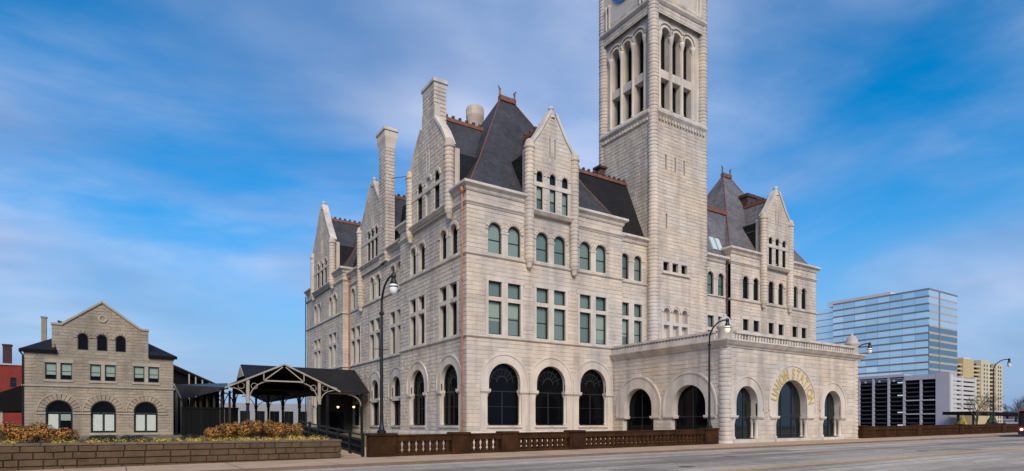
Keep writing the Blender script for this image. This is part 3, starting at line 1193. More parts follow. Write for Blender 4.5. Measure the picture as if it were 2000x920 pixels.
near = [(XM, 62.3), (X0, 62.3), (X0, Y0), (44.7, Y0), (44.7, Y0 + 0.6)]
far = [(X0, 101.0), (X0, 82.4), (XM, 82.4)]
mid = [(XM, 82.4), (XM, 62.3)]
right = [(62.6, Y0 + 0.6), (62.6, Y0), (80.75, Y0), (80.75, 101.0)]
for path in (near, far, mid):
    course_band('plinth', PL, path)
for path in (near, far, mid, right, [(44.7, Y0 + 0.6), (49.0, Y0 + 0.6)]):
    course_band('string_course', S3, path)
for path in (near, far, mid):
    course_band('string_course', SC, path)
DN = (35.38, 3.05)           # front dormer: centre, half width
DR = (71.5, 3.2)
DS = (54.7, 4.75)            # side dormer carrying the chimney
DF = (91.3, 5.2)
DM = (72.6, 4.9)
for d_ in (M1, CN):
    nm = 'cornice' if d_ is CN else 'string_course'
    course_band(nm, d_, [(XM, 62.3), (X0, 62.3), (X0, DS[0] + DS[1])])
    course_band(nm, d_, [(X0, DS[0] - DS[1]), (X0, Y0), (DN[0] - DN[1], Y0)])
    course_band(nm, d_, [(DN[0] + DN[1], Y0), (44.7, Y0), (44.7, Y0 + 3)])
    course_band(nm, d_, [(62.6, Y0 + 3), (62.6, Y0), (DR[0] - DR[1], Y0)])
    course_band(nm, d_, [(DR[0] + DR[1], Y0), (80.75, Y0), (80.75, 101)])
    course_band(nm, d_, [(X0, 101.0), (X0, DF[0] + DF[1])])
    course_band(nm, d_, [(X0, DF[0] - DF[1]), (X0, 82.4), (XM + 2, 82.4)])
    course_band(nm, dz(d_, -0.75), [(XM, 82.39), (XM, DM[0] + DM[1])])
    course_band(nm, dz(d_, -0.75), [(XM, DM[0] - DM[1] + 1.1), (XM, 62.31)])
course_band('cornice', dz(CN, -1.25), [(44.75, Y0 + 0.6), (49.0, Y0 + 0.6)])
course_band('cornice', dz(CN, -1.25), [(57.6, Y0 + 0.6), (62.55, Y0 + 0.6)])


# ---- roofs
def crest(p, q, parent, mat='copper', step=0.74, knob=0.17, h=0.42):
    """copper ridge roll with a row of cresting knobs"""
    p, q = Vector(p), Vector(q)
    m = MB()
    m.beam(p + Vector((0, 0, 0.08)), q + Vector((0, 0, 0.08)), 0.34, 0.36)
    m.build('ridge_cap', mat, parent)
    k = MB()
    L = (q - p).length
    n = int(L / step)
    for i in range(n + 1):
        c = p + (q - p) * (i / max(1, n))
        k.box(c.x - 0.09, c.x + 0.09, c.y - 0.09, c.y + 0.09, c.z + 0.2, c.z + 0.36)
        k.lathe([(0.05, 0), (knob, 0.06), (knob * 1.1, 0.16), (knob * 0.9, 0.26), (0.03, 0.30)], c.x, c.y, c.z + 0.3, 8)
    tag(k.build('ridge_crest', 'copper_dark', parent), kind='stuff')


def hip_roof(x0, x1, y0, y1, z0, xa, xb, yc, z1, mat='slate'):
    m = MB()
    e = [(x0, y0, z0), (x1, y0, z0), (x1, y1, z0), (x0, y1, z0)]
    kf = 0.28                                 # slight bell-cast foot
    r = [(xa, yc, z1), (xb, yc, z1)]

    def midp(a, b, t=0.30):
        return tuple(a[i] + (b[i] - a[i]) * t - (0.28 if i == 2 else 0) for i in range(3))
    g = [midp(e[0], r[0]), midp(e[1], r[1]), midp(e[2], r[1]), midp(e[3], r[0])]
    vs_ = e + g + r
    m.add(vs_, [(0, 1, 5, 4), (1, 2, 6, 5), (2, 3, 7, 6), (3, 0, 4, 7), (4, 5, 9, 8), (5, 6, 9), (6, 7, 8, 9), (7, 4, 8), (0, 3, 2, 1)])
    o = m.build('roof', mat, STA)
    for i, t in ((0, 0), (1, 1), (2, 1), (3, 0)):
        h = MB()
        h.tube([e[i], g[i], r[t]], 0.06, 6)
        h.build('hip_ridge', 'copper', o)
    h = MB()
    h.beam((xa - 0.15, yc, z1 + 0.05), (xb + 0.15, yc, z1 + 0.05), 0.5, 0.5)
    h.build('ridge_cap', 'copper', o)
    for x in (xa, xb):
        f = MB()
        s_ = -1 if x == xa else 1
        f.tube([(x, yc, z1 + 0.2), (x + s_ * 0.1, yc, z1 + 0.7), (x + s_ * 0.05, yc, z1 + 1.0), (x + s_ * 0.32, yc, z1 + 1.35)], [0.16, 0.09, 0.12, 0.02], 6)
        f.build('finial', 'copper_dark', o)
    return o


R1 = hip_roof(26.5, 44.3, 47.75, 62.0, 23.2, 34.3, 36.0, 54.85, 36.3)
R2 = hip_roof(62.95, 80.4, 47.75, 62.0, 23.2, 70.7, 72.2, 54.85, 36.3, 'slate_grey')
R3 = hip_roof(26.5, 44.3, 82.8, 100.6, 23.2, 34.2, 36.2, 91.7, 36.3)
# mansard joining the pavilions along front and side, flat on top
mb = MB()
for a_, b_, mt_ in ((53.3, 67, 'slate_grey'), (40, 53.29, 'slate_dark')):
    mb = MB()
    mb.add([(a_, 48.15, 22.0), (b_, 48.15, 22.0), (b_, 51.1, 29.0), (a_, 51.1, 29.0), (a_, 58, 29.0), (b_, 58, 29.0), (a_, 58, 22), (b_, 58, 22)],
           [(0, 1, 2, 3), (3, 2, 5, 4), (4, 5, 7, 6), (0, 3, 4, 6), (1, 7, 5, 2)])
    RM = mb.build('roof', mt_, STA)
h = MB(); h.beam((40.5, 51.1, 29.05), (48.9, 51.1, 29.05), 0.3, 0.3); h.build('ridge_cap', 'copper', RM)
h = MB(); h.beam((57.9, 51.1, 29.05), (66.5, 51.1, 29.05), 0.5, 0.5); h.build('ridge_cap', 'copper', RM)
crest((40.5, 51.3, 29.1), (48.7, 51.3, 29.1), RM, 'copper_dark', 0.7, 0.16)
h = MB(); h.box(45.7, 46.5, 52.0, 52.8, 28.9, 30.6); h.box(45.5, 46.7, 51.8, 53.0, 30.6, 30.85); h.build('roof_vent', 'copper_dark', RM)
h = MB()
for k in range(9):
    h.box(45.0 + 0.1 * k, 45.6 + 0.42 * k, 48.45 + 0.12 * k, 48.5 + 0.12 * k, 22.25 + 0.16 * k, 22.4 + 0.16 * k)
h.build('roof_gutter', 'patina', RM)
mb = MB()
mb.add([(27.2, 58, 22.2), (27.2, 86, 22.2), (30.2, 86, 29.0), (30.2, 58, 29.0), (50, 86, 29.0), (50, 58, 29.0), (50, 86, 22.2), (50, 58, 22.2)],
       [(0, 1, 2, 3), (3, 2, 4, 5), (5, 4, 6, 7), (0, 3, 5, 7), (1, 6, 4, 2)])
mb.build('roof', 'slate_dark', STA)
mb = MB()
mb.box(48, 80, 58.5, 100, 22.5, 24.0)
mb.build('roof', 'slate_dark', STA)
# skylights on the roof right of the tower
for x in (60.7, 61.75):
    m = MB()
    t = (29.0 - 22.0) / (51.1 - 48.15)

    def rp_(y, lift):
        return 22.0 + (y - 48.15) * t + lift
    ya, yb = 48.55, 49.25
    m.add([(x, ya - 0.12, rp_(ya, 0.05)), (x + 0.8, ya - 0.12, rp_(ya, 0.05)), (x + 0.8, yb - 0.12, rp_(yb, 0.05)), (x, yb - 0.12, rp_(yb, 0.05)),
           (x, ya + 0.1, rp_(ya, 0.0)), (x + 0.8, ya + 0.1, rp_(ya, 0.0)), (x + 0.8, yb + 0.1, rp_(yb, 0.0)), (x, yb + 0.1, rp_(yb, 0.0))],
          [(0, 1, 2, 3), (0, 4, 5, 1), (1, 5, 6, 2), (2, 6, 7, 3), (3, 7, 4, 0)])
    m.build('skylight', 'skylight', RM)


# ---- gabled dormers
def dormer(F, c, hw, zb, ze, zp, back, ridge, kind, pane, wins, zw, blind=None, pier_lo=16.3, roofmat='slate', chim=None, proud=0.3, zcap=27.6, skip_pier=None, cheek=0.8):
    G = Frame(F.kind, F.c - proud)
    w = hw - 0.55
    if chim:
        out = [(c - w, zb), (c + w, zb), (c + w, ze), (c + w - 1.0, ze + 1.6), (c + chim, zp - 1.4), (c + chim, zp), (c - chim, zp), (c - chim, zp - 1.4), (c - w + 1.0, ze + 1.6), (c - w, ze)]
        slopes = ([(c + w, ze), (c + w - 1.0, ze + 1.6), (c + chim, zp - 1.4)], [(c - w, ze), (c - w + 1.0, ze + 1.6), (c - chim, zp - 1.4)])
    else:
        fl = 0.16
        mx = [(c + w, ze), (c + w * 0.57, ze + (zp - ze) * 0.40), (c + 0.2, zp)]
        out = [(c - w, zb), (c + w, zb)] + mx + [(2 * c - p, q) for p, q in reversed(mx)]
        slopes = (mx, [(2 * c - p, q) for p, q in mx])
    holes = []; ex = []
    r = wins[1] / 2
    z0, z1, z2, z3 = zw                    # sill, transom bottom, transom top, arch crown
    for k, du in enumerate(wins[0]):
        cc = c + du
        if blind is not None and k == blind:
            h = [arch_poly(cc - r, cc + r, z2, z3, 8), rect_poly(cc - r, cc + r, z0, z1)]
            b = MB()
            for q in h:
                G.prism(b, q, -0.14, -0.18)
            b.build('blind_arch', 'stone', STA)
            holes += h
        else:
            holes += [arch_poly(cc - r, cc + r, z2, z3, 8), rect_poly(cc - r, cc + r, z0, z1)]
            window(STA, G, cc, z0, 'rect', 2 * r, z1 - z0, SASH, pane, 0.24, 0.06)
            window(STA, G, cc, z2, 'arch', 2 * r, z3 - z2, (), 'pane_dark', 0.24, 0.06)
        ex += [('r', cc - r - 0.05, cc + r + 0.05, z0 - 0.25, z3 - r), ('c', cc, z3 - r, r + 0.32, z3 - r)]
    slits = [(c - 0.32, 0.14), (c + 0.28, 0.14)]
    zs0 = ze - 0.85; zs1 = ze + 1.15
    for u, sw in slits:
        holes.append(rect_poly(u - sw / 2, u + sw / 2, zs0, zs1))
    mb = MB()
    plate(G, mb, out, holes, 0.26)
    n = len(out)
    vs_ = [G.P(p, q, 0) for p, q in out] + [G.P(p, q, -0.27) for p, q in out]
    mb.add(vs_, [(i, (i + 1) % n, n + (i + 1) % n, n + i) for i in range(n)])
    G.prism(mb, out, -0.27, -0.62)
    D = mb.build('dormer', 'mortar', STA, recalc=False)
    # stones follow the gable outline course by course
    zz = zb + 0.35
    ch = 0.39
    ex.append(('r', c - w, c + w, z1 - 0.03, z2 + 0.03))
    for u, sw in slits:
        ex.append(('r', u - sw / 2 - 0.04, u + sw / 2 + 0.04, zs0, zs1))
    sl = slopes[0]
    while zz < zp - 0.5:
        top = zz + ch
        half = w
        if top > ze:
            half = 0.15
            for (ua, za), (ub, zb_) in zip(sl, sl[1:]):
                if za <= top <= zb_:
                    half = (ua + (ub - ua) * (top - za) / (zb_ - za)) - c
            if chim and top > zp - 1.4:
                half = chim
        if half > 0.25:
            courses(G, D, c - half, c + half, [(zz, top)], ex, ch, dep=0.03, lo=0.6, hi=1.4, ext=0.0)
        zz = top
    for k, du in enumerate(wins[0]):
        V = MB()
        voussoirs(G, V, c + du, z3 - r, r, r + 0.34, 7, -0.02, 0.08)
        tag(V.build('arch_stones', 'stone', D), kind='stuff')
    T = MB()
    G.box(T, c - w, c + w, z1 + 0.002, z2 - 0.002, -0.2, 0.07)
    T.build('transom', 'trim', D)
    T = MB()
    pr = [(0.0, z0 - 0.42), (0.12, z0 - 0.4), (0.34, z0 - 0.12), (0.34, z0 - 0.01), (0.0, z0)]
    T.prism([(p, q) for p, q in pr], c - w - 0.3, c + w + 0.3, lambda p, q, t: G.P(t, q, p))
    T.build('sill_course', 'trim', D)
    for sp in slopes:
        K = MB()
        offp = []
        for i, (u, z) in enumerate(sp):
            a = Vector(sp[max(0, i - 1)]); b = Vector(sp[min(len(sp) - 1, i + 1)])
            d = (b - a).normalized()
            nn = Vector((d.y, -d.x))
            if nn.x * (u - c) < 0:
                nn = -nn
            offp.append((u + nn.x * 0.26, z + nn.y * 0.26))
        for i in range(len(sp) - 1):
            G.prism(K, [sp[i], sp[i + 1], offp[i + 1], offp[i]], -0.75, 0.14)
        K.build('coping', 'trim', D)
    if not chim:
        K = MB()
        p = G.P(c, 0, -0.25)
        K.lathe([(0.42, 0), (0.34, 0.2), (0.22, 0.4), (0.22, 0.8), (0.30, 0.95), (0.22, 1.15), (0.0, 1.2)], p[0], p[1], zp - 0.45, 10, cap=False)
        K.build('finial', 'trim', D)
    for s_ in (-1, 1):
        if skip_pier == s_:
            continue
        p = G.P(c + s_ * (hw - 0.35), 0, -0.05)
        K = MB()
        shaft(K, p[0], p[1], pier_lo + 0.9, zcap, 0.42, bulge=0.045)
        K.lathe([(0.02, 0), (0.22, 0.15), (0.30, 0.5), (0.42, 0.75), (0.44, 0.92)], p[0], p[1], pier_lo, 14)
        K.lathe([(0.44, 0), (0.54, 0.12), (0.54, 0.3), (0.46, 0.38), (0.44, 0.6), (0.34, 0.85), (0.15, 1.0), (0.0, 1.03)], p[0], p[1], zcap - 0.02, 16, cap=False)
        K.build('pier', 'stone', D, smooth=False)
        # cheek wall running back to the main roof
        a = c + s_ * (w + 0.12)
        K = MB()
        q0 = F.P(a - 0.15, 22.9, -0.3); q1 = F.P(a + 0.15, 22.9, -cheek)
        K.box(min(q0[0], q1[0]), max(q0[0], q1[0]), min(q0[1], q1[1]), max(q0[1], q1[1]), 22.6, ze - 0.2)
        ck = K.build('cheek_wall', 'stone', D)
        K = MB()
        q0 = F.P(a - 0.1, 22.9, -cheek + 0.002); q1 = F.P(a + 0.1, 22.9, -3.2)
        K.box(min(q0[0], q1[0]), max(q0[0], q1[0]), min(q0[1], q1[1]), max(q0[1], q1[1]), 22.6, ze - 0.6)
        K.build('cheek_wall', 'slate_dark', D)
    # gable roof behind
    Rf = MB()
    hwr = w + 0.25
    F.prism(Rf, [(c - hwr, ze - 1.6), (c, ridge), (c + hwr, ze - 1.6), (c + hwr - 0.25, ze - 1.75), (c - hwr + 0.25, ze - 1.75)], -0.25, -back)
    ro = Rf.build('dormer_roof', roofmat, STA)
    crest(F.P(c, ridge, -0.9), F.P(c, ridge, -back + 0.6), ro)
    return D


W3 = ((-1.55, 0.0, 1.5), 0.72)
dormer(FF, DN[0], DN[1], 21.6, 28.1, 31.7, 6.5, 31.0, 'front', 'pane_sky_tint', W3, (22.0, 24.3, 24.72, 25.75))
dormer(FF, DR[0], DR[1], 21.6, 28.1, 31.7, 6.5, 31.0, 'front', 'pane_dark', ((-1.45, 0.0, 1.45), 0.72), (22.0, 24.3, 24.72, 25.6), roofmat='slate_grey')
dormer(FS, DS[0], DS[1], 21.5, 27.6, 32.6, 8.5, 32.2, 'side', 'pane_dark', ((-1.95, 0.0, 1.95), 1.05), (22.1, 24.6, 24.95, 25.95), blind=1, chim=1.45, zcap=27.2, roofmat='slate', pier_lo=20.5)
dormer(FS, DF[0], DF[1], 21.5, 28.0, 34.2, 10.5, 32.4, 'side', 'pane_dark', ((-1.9, 0.0, 1.9), 0.95), (22.1, 24.6, 24.95, 25.95), zcap=27.4, pier_lo=20.9)
dormer(FM, DM[0], DM[1], 20.9, 26.6, 31.6, 9.0, 30.4, 'side', 'pane_dark', ((-1.3, 0.0, 1.3), 0.85), (22.0, 24.5, 24.9, 25.9), zcap=26.4, skip_pier=-1, roofmat='slate')


# ---- chimneys
def stack(name, x0, x1, y0, y1, z0, z1, flare, flz, capz, capo=0.12):
    base = MB(); base.box(x0 + 0.04, x1 - 0.04, y0 + 0.04, y1 - 0.04, z0, z1 - 0.05)
    o = base.build(name, 'mortar', STA)
    for F, a, b in ((Frame('Y', y0), x0, x1), (Frame('X', x0), y0, y1)):
        courses(F, o, a, b, [(z0, flz)], [], 0.39, dep=0.032, lo=0.45, hi=0.9, ext=0.03)
    t = MB()
    x_ = [(x0, x1, y0, y1)]
    fx, fy = flare
    lv = [(flz, 0), (flz + (capz - flz) * 0.5, 0.35), (capz, 1.0)]
    n = len(lv)
    vs_ = []
    for z, k in lv + [(z1 - 0.35, 1.0)]:
        e = 0.03 + fx * k
        vs_ += [(x0 - e, y0 - e, z), (x1 + e, y0 - e, z), (x1 + e, y1 + e, z), (x0 - e, y1 + e, z)]
    fs = []
    for i in range(3):
        for q in range(4):
            j = (q + 1) % 4
            fs.append((4 * i + q, 4 * i + j, 4 * i + 4 + j, 4 * i + 4 + q))
    fs += [(0, 3, 2, 1), (12, 13, 14, 15)]
    t.add(vs_, fs)
    e = 0.03 + fx + capo
    t.bevel_box(x0 - e, x1 + e, y0 - e, y1 + e, z1 - 0.349, z1, 0.06)
    t.build('chimney_cap', 'trim', o)
    return o


stack('chimney', X0 - 0.28, X0 + 1.0, DS[0] - 1.3, DS[0] + 1.3, 30.6, 35.2, (0.02, 0), 34.4, 34.7)
stack('chimney', XM - 0.45, XM + 0.65, 67.8, 69.9, 20.9, 36.5, (0.2, 0), 34.2, 35.4)
m = MB()
m.lathe([(0.80, 30), (0.80, 35.4), (0.86, 35.9), (1.04, 36.6), (1.06, 37.3), (0.98, 37.6), (0.55, 37.62)], 34.3, 60.3, 0, 18)
m.build('chimney', 'stone', STA)
m = MB(); m.box(71.7, 74.4, 51.6, 52.8, 29, 32.6); m.box(71.5, 74.6, 51.45, 52.95, 32.6, 33.0); o = m.build('chimney', 'copper_dark', STA)
m = MB(); m.tube([(27.2, 67.6, 30.6), (30.5, 62.5, 30.2)], 0.035, 5); m.build('brace_rod', 'iron', STA)


# ---- copper downpipes
def downpipe(x, y, z0, z1, mat):
    m = MB()
    m.tube([(x, y, z0), (x, y, z1)], 0.08, 8)
    m.lathe([(0.1, 0), (0.24, 0.25), (0.26, 0.6)], x, y, z1 - 0.1, 8)
    for k in range(7):
        z = z0 + (z1 - z0) * (k + 0.5) / 7
        m.lathe([(0.13, 0), (0.13, 0.1)], x, y, z, 8)
    m.build('downpipe', mat, STA)


downpipe(X0 - 0.28, Y0 + 0.42, 0.5, 22.3, 'copper_pipe')
downpipe(XM - 0.22, 81.9, 0.7, 21.6, 'copper_pipe')
downpipe(62.35, Y0 + 0.35, 9.0, 21.3, 'copper_dark')
m = MB(); m.tube([(X0 - 0.25, 100.8, 0.6), (X0 - 0.25, 100.8, 22.4)], 0.08, 6); m.build('downpipe', 'iron', STA)

# ---- clock tower
TX0, TX1, TY0, TY1 = 48.87, 57.8, 46.9, 55.9
FTF, FTS = Frame('Y', 46.95), Frame('X', 48.92)
core = MB()
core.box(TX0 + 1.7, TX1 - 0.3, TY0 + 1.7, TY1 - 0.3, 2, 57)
TOW = core.build('tower_core', 'black_paint', STA)  # black core paints in the unlit inside of the tower


def tower_face(F, cs, front):
    u0, u1 = (49.35, 57.34) if front else (47.4, 55.4)
    zones = [(9.2, 35.2)]
    W = Wall(F, u0, u1, 2.0, 35.3, zones)
    if front:
        for u, a, b in ((50.85, 29.75, 31.45), (52.35, 29.75, 31.45), (53.8, 29.75, 31.45), (50.95, 23.3, 24.95)):
            W.holes.append(rect_poly(u - 0.12, u + 0.12, a, b))
            W.ex.append(('r', u - 0.14, u + 0.14, a, b))
        for k, (a, b) in enumerate(((50.45, 51.4), (51.9, 52.85), (53.35, 54.3))):
            W.holes.append(rect_poly(a, b, 18.6, 19.65))
            W.ex.append(('r', a - 0.05, b + 0.05, 18.3, 19.7))
            window(STA, F, (a + b) / 2, 18.6, 'rect', b - a, 1.05, (), 'pane_dark', 0.5, 0.06)
            c = (a + b) / 2; r = (b - a) / 2
            W.holes.append(rect_poly(a, b, 10.8, 12.68))
            W.holes.append(arch_poly(a, b, 13.05, 14.55, 10))
            for q in (rect_poly(a, b, 10.8, 12.68), arch_poly(a, b, 13.05, 14.55, 10)):
                m = MB(); F.prism(m, q, -0.42, -0.46); m.build('blind_arch', 'stone', TOW)
            ring_strip(F, W.trim, c, 14.55 - r, r, r + 0.2, 0, -0.02, 0.09, 12)
            ring_strip(F, W.trim, c, 14.55 - r, r + 0.2, r + 0.30, 0, -0.02, 0.16, 12)
            W.ex += [('c', c, 14.55 - r, r + 0.28, 10.8)]
        W.ex.append(('r', 50.1, 54.6, 10.7, 14.0))
        F.box(W.trim, 50.1, 54.6, 18.3, 18.58, -0.1, 0.22)
        for a, b in ((50.15, 50.449), (51.401, 51.899), (52.851, 53.349), (54.301, 54.6)):
            F.box(W.trim, a, b, 10.8, 14.0, -0.02, 0.06)
        F.box(W.trim, 50.16, 54.59, 12.681, 13.049, -0.3, 0.05)
    W.finish(TOW, depth=0.6, name='wall')
    # belfry panel, set back between the corner shafts
    G = Frame(F.kind, F.c + 0.45)
    mb = MB()
    holes = []
    r = 0.68
    for c in cs:
        holes += [rect_poly(c - r, c + r, 36.75, 40.1), arch_poly(c - r, c + r, 41.0, 45.7, 12)]
    plate(G, mb, rect_poly(u0, u1, 35.3, 47.75), holes, 0.72 if front else 0.85)
    B = mb.build('belfry_wall', 'trim', TOW, recalc=False)
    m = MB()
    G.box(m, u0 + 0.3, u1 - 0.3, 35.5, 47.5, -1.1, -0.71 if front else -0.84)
    m.build('belfry_shadow_wall', 'black_paint', TOW)  # black sheet behind the openings stands in for the unlit belfry
    T = MB()
    for c in cs:
        ring_strip(G, T, c, 45.7 - r, r, 0.925, 0, -0.1, 0.16, 14)
    T.build('arch_ring', 'trim', TOW)
    T = MB()
    for c in cs:
        ring_strip(G, T, c, 45.72 - r, 1.06, 1.22, 0, -0.02, 0.24, 14)
    T.build('hood_mould', 'stone', TOW)
    for k in range(len(cs) + 1):
        u = cs[0] - 0.92 if k == 0 else (cs[-1] + 0.92 if k == len(cs) else (cs[k - 1] + cs[k]) / 2)
        p = G.P(u, 0, 0.02)
        m = MB()
        m.lathe([(0.24, 36.5), (0.24, 36.75), (0.18, 36.9), (0.17, 44.0), (0.2, 44.1), (0.3, 44.6), (0.32, 44.95)], p[0], p[1], 0, 10)
        m.build('column', 'trim', TOW, smooth=True)
    # sloped sill with a corbel row
    S = MB()
    S.prism([(-0.05, 36.7), (0.02, 36.7), (0.75, 36.0), (0.75, 35.75), (0.45, 35.35), (-0.05, 35.35)], u0, u1, lambda p, q, t: G.P(t, q, p))
    S.build('sill_course', 'trim', TOW)
    S = MB()
    n = 16
    for k in range(n):
        u = u0 + 0.45 + (u1 - u0 - 0.9) * k / (n - 1)
        G.box(S, u - 0.13, u + 0.13, 35.0, 35.34, 0.4, 0.66)
    tag(S.build('corbel_row', 'trim', TOW), kind='stuff')
    # clock stage
    W = Wall(F, u0, u1, 46.75, 57.5, [(46.9, 47.7), (48.2, 57.2)])
    uc = (u0 + u1) / 2 - (0 if front else -0.0)
    W.ex.append(('r', u0 + 0.5, u1 - 0.5, 49.0, 55.2))
    W.finish(TOW, big=False)
    S = MB()
    S.prism([(-0.1, 47.7), (0.1, 47.7), (0.3, 47.95), (0.3, 48.1), (-0.1, 48.2)], u0, u1, lambda p, q, t: F.P(t, q, p))
    S.build('string_course', 'trim', TOW)
    m = MB()
    ring = [(uc + 2.05 * math.cos(2 * PI * k / 40), 52.35 + 2.05 * math.sin(2 * PI * k / 40)) for k in range(40)]
    F.prism(m, ring, -0.02, 0.12)
    cf = m.build('clock_face', 'clock_blue', TOW)
    m = MB()
    ring = [(uc + 1.75 * math.cos(2 * PI * k / 40), 52.35 + 1.75 * math.sin(2 * PI * k / 40)) for k in range(40)]
    F.prism(m, ring, 0.10, 0.15)
    m.build('clock_face', 'clock_white', TOW)
    m = MB()
    for k in range(12):
        a = 2 * PI * k / 12
        m.beam(F.P(uc + 1.35 * math.cos(a), 52.35 + 1.35 * math.sin(a), 0.17), F.P(uc + 1.65 * math.cos(a), 52.35 + 1.65 * math.sin(a), 0.17), 0.12, 0.12)
    m.beam(F.P(uc, 52.35, 0.2), F.P(uc + 0.7, 52.9, 0.2), 0.1, 0.12)
    m.beam(F.P(uc, 52.35, 0.2), F.P(uc - 0.2, 53.8, 0.2), 0.1, 0.1)
    tag(m.build('clock_hands', 'clock_blue', TOW), kind='stuff')
    for u in (u0 + 1.0, u0 + 1.5, u1 - 1.5, u1 - 1.0):
        p = F.P(u, 0, 0.08)
        m = MB()
        m.lathe([(0.2, 48.2), (0.13, 48.5), (0.12, 50.4), (0.22, 50.8), (0.24, 51.0)], p[0], p[1], 0, 10)
        m.build('column', 'trim', TOW, smooth=True)


tower_face(FTF, (51.2, 53.0, 54.8), True)
tower_face(FTS, (49.55, 51.42, 53.28), False)
for cx in (49.35, 57.34):
    for cy in (47.4, 55.4):
        m = MB()
        shaft(m, cx, cy, 2.0, 57.5, 0.55, 0.39, 20, 0.05)
        m.build('corner_shaft', 'stone', TOW)
        m = MB()
        m.lathe([(0.6, 0), (0.95, 0.8), (1.0, 3.4), (1.1, 3.6), (1.1, 3.9), (0.0, 7.5)], cx, cy, 57.4, 14, cap=False)
        m.build('turret', 'stone', TOW)
m = MB(); m.box(TX1 - 0.3, TX1 - 0.05, 47.4, 55.4, 2, 57.5); m.box(49.35, 57.34, TY1 - 0.3, TY1 - 0.05, 2, 57.5)
m.build('wall', 'stone', TOW)
m = MB(); m.sweep([(-0.3, 57.5), (0.2, 57.5), (0.5, 58.0), (0.5, 58.4), (-0.3, 58.5)], [(TX0, TY1), (TX0, TY0), (TX1, TY0), (TX1, TY1), (TX0 + 0.01, TY1)])
m.build('cornice', 'trim', TOW)
m = MB()
cx, cy = (TX0 + TX1) / 2, (TY0 + TY1) / 2
m.add([(TX0 + 0.3, TY0 + 0.3, 58.4), (TX1 - 0.3, TY0 + 0.3, 58.4), (TX1 - 0.3, TY1 - 0.3, 58.4), (TX0 + 0.3, TY1 - 0.3, 58.4), (cx, cy, 70.5)], [(0, 1, 4), (1, 2, 4), (2, 3, 4), (3, 0, 4), (0, 3, 2, 1)])
m.build('spire_roof', 'slate', TOW)

# ---- entrance porch
PX0, PX1, PY0 = 43.45, 64.85, 33.4
FPF, FPS = Frame('Y', PY0), Frame('X', PX0)


def porch_arch(W, c, ri, ro, zc, sill, bars, pane, rec, cols=True, zcap=2.2, name='window'):
    F = W.F
    hb = ri + 0.18
    poly = [(c - hb, sill), (c + hb, sill), (c + hb, zcap), (c + ri, zcap + 0.02)]
    for k in range(21):
        a = PI * k / 20
        poly.append((c + ri * math.cos(a), zc + ri * math.sin(a)))
    poly += [(c - ri, zcap + 0.02), (c - hb, zcap)]
    W.holes.append(poly)
    window(STA, F, c, sill, 'arch', 2 * hb, zc + hb - sill, bars, pane, rec, 0.1, name)
    zl = zcap + 0.26
    T = MB()
    ring_strip(F, T, c, zc, ri, ro - 0.14, zc - zl, -0.15, 0.075, 28)
    ring_strip(F, T, c, zc, ro - 0.14, ro + 0.03, zc - zl if zc - zl < 0.9 else 0.5, -0.02, 0.14, 28)
    T.build('arch_ring', 'trim', STA)
    for s_ in (-1, 1):
        a, b = sorted((c + s_ * (ri - 0.14), c + s_ * min(ro, ri + 1.1)))
        F.box(W.trim, a, b, zcap, zcap + 0.1, -0.55, 0.12)
        F.box(W.trim, a - 0.02, b + 0.02, zcap + 0.1, zl, -0.6, 0.2)
        if cols:
            for dn in (-0.2, -0.62):
                k = MB()
                p = F.P(c + s_ * (hb - 0.03), 0, dn)
                k.lathe([(0.26, sill - 0.1), (0.26, sill + 0.15), (0.18, sill + 0.28), (0.165, zcap - 0.45), (0.2, zcap - 0.38), (0.26, zcap - 0.05), (0.27, zcap)], p[0], p[1], 0, 12)
                k.build('column', 'trim', STA, smooth=True)
    F.box(W.trim, c - hb - 0.15, c + hb + 0.15, sill - 0.35, sill - 0.003, -1.2, 0.16)
    W.ex += [('c', c, zc, ro - 0.02, zl), ('r', c - hb - 0.02, c + hb + 0.02, -0.3, zcap), ('r', c - ri - 1.05, c + ri + 1.05, zcap - 0.01, zl)]


W = Wall(FPF, 43.9, 64.4, -0.3, 8.5, [(0.35, 8.3)])
DB = (('v', -0.17, 0.1, 0, 1), ('v', 0.17, 0.1, 0, 1), ('h', 0.37, 0.14), ('h', 0.07, 0.08))
porch_arch(W, 46.25, 1.5, 2.38, 3.55, 0.4, (('v', 0.12, 0.14, 0, 1), ('h', 0.4, 0.1)), 'pane_door', 0.62)
porch_arch(W, 53.05, 2.35, 3.75, 3.5, 0.42, DB, 'pane_door', 0.62)
porch_arch(W, 59.85, 1.5, 2.38, 3.55, 0.45, (('v', 0.12, 0.14, 0, 1), ('h', 0.5, 0.1)), 'pane_door', 0.62)
pw = W.finish(STA, depth=1.3)
W = Wall(FPS, 33.85, 47.3, -1.6, 8.5, [(-0.2, 8.3)])
for c in (37.35, 43.75):
    porch_arch(W, c, 1.87, 3.05, 3.4, 0.2, (('v', 0.0, 0.1, 0, 1), ('h', 0.42, 0.08)), 'pane_black', 0.6, cols=False, zcap=2.25)
ps = W.finish(STA, depth=1.2)
m = MB(); m.box(PX1 - 0.5, PX1, 33.9, 47.3, -1.5, 8.5); m.build('wall', 'stone', STA)
m = MB(); m.box(44.0, 64.3, 33.95, 47.2, 8.4, 8.8); m.build('porch_roof', 'concrete', STA)
m = MB(); m.box(43.8, 64.4, 33.5, 47.2, -1.2, 0.33); m.build('porch_floor', 'pavement', STA)
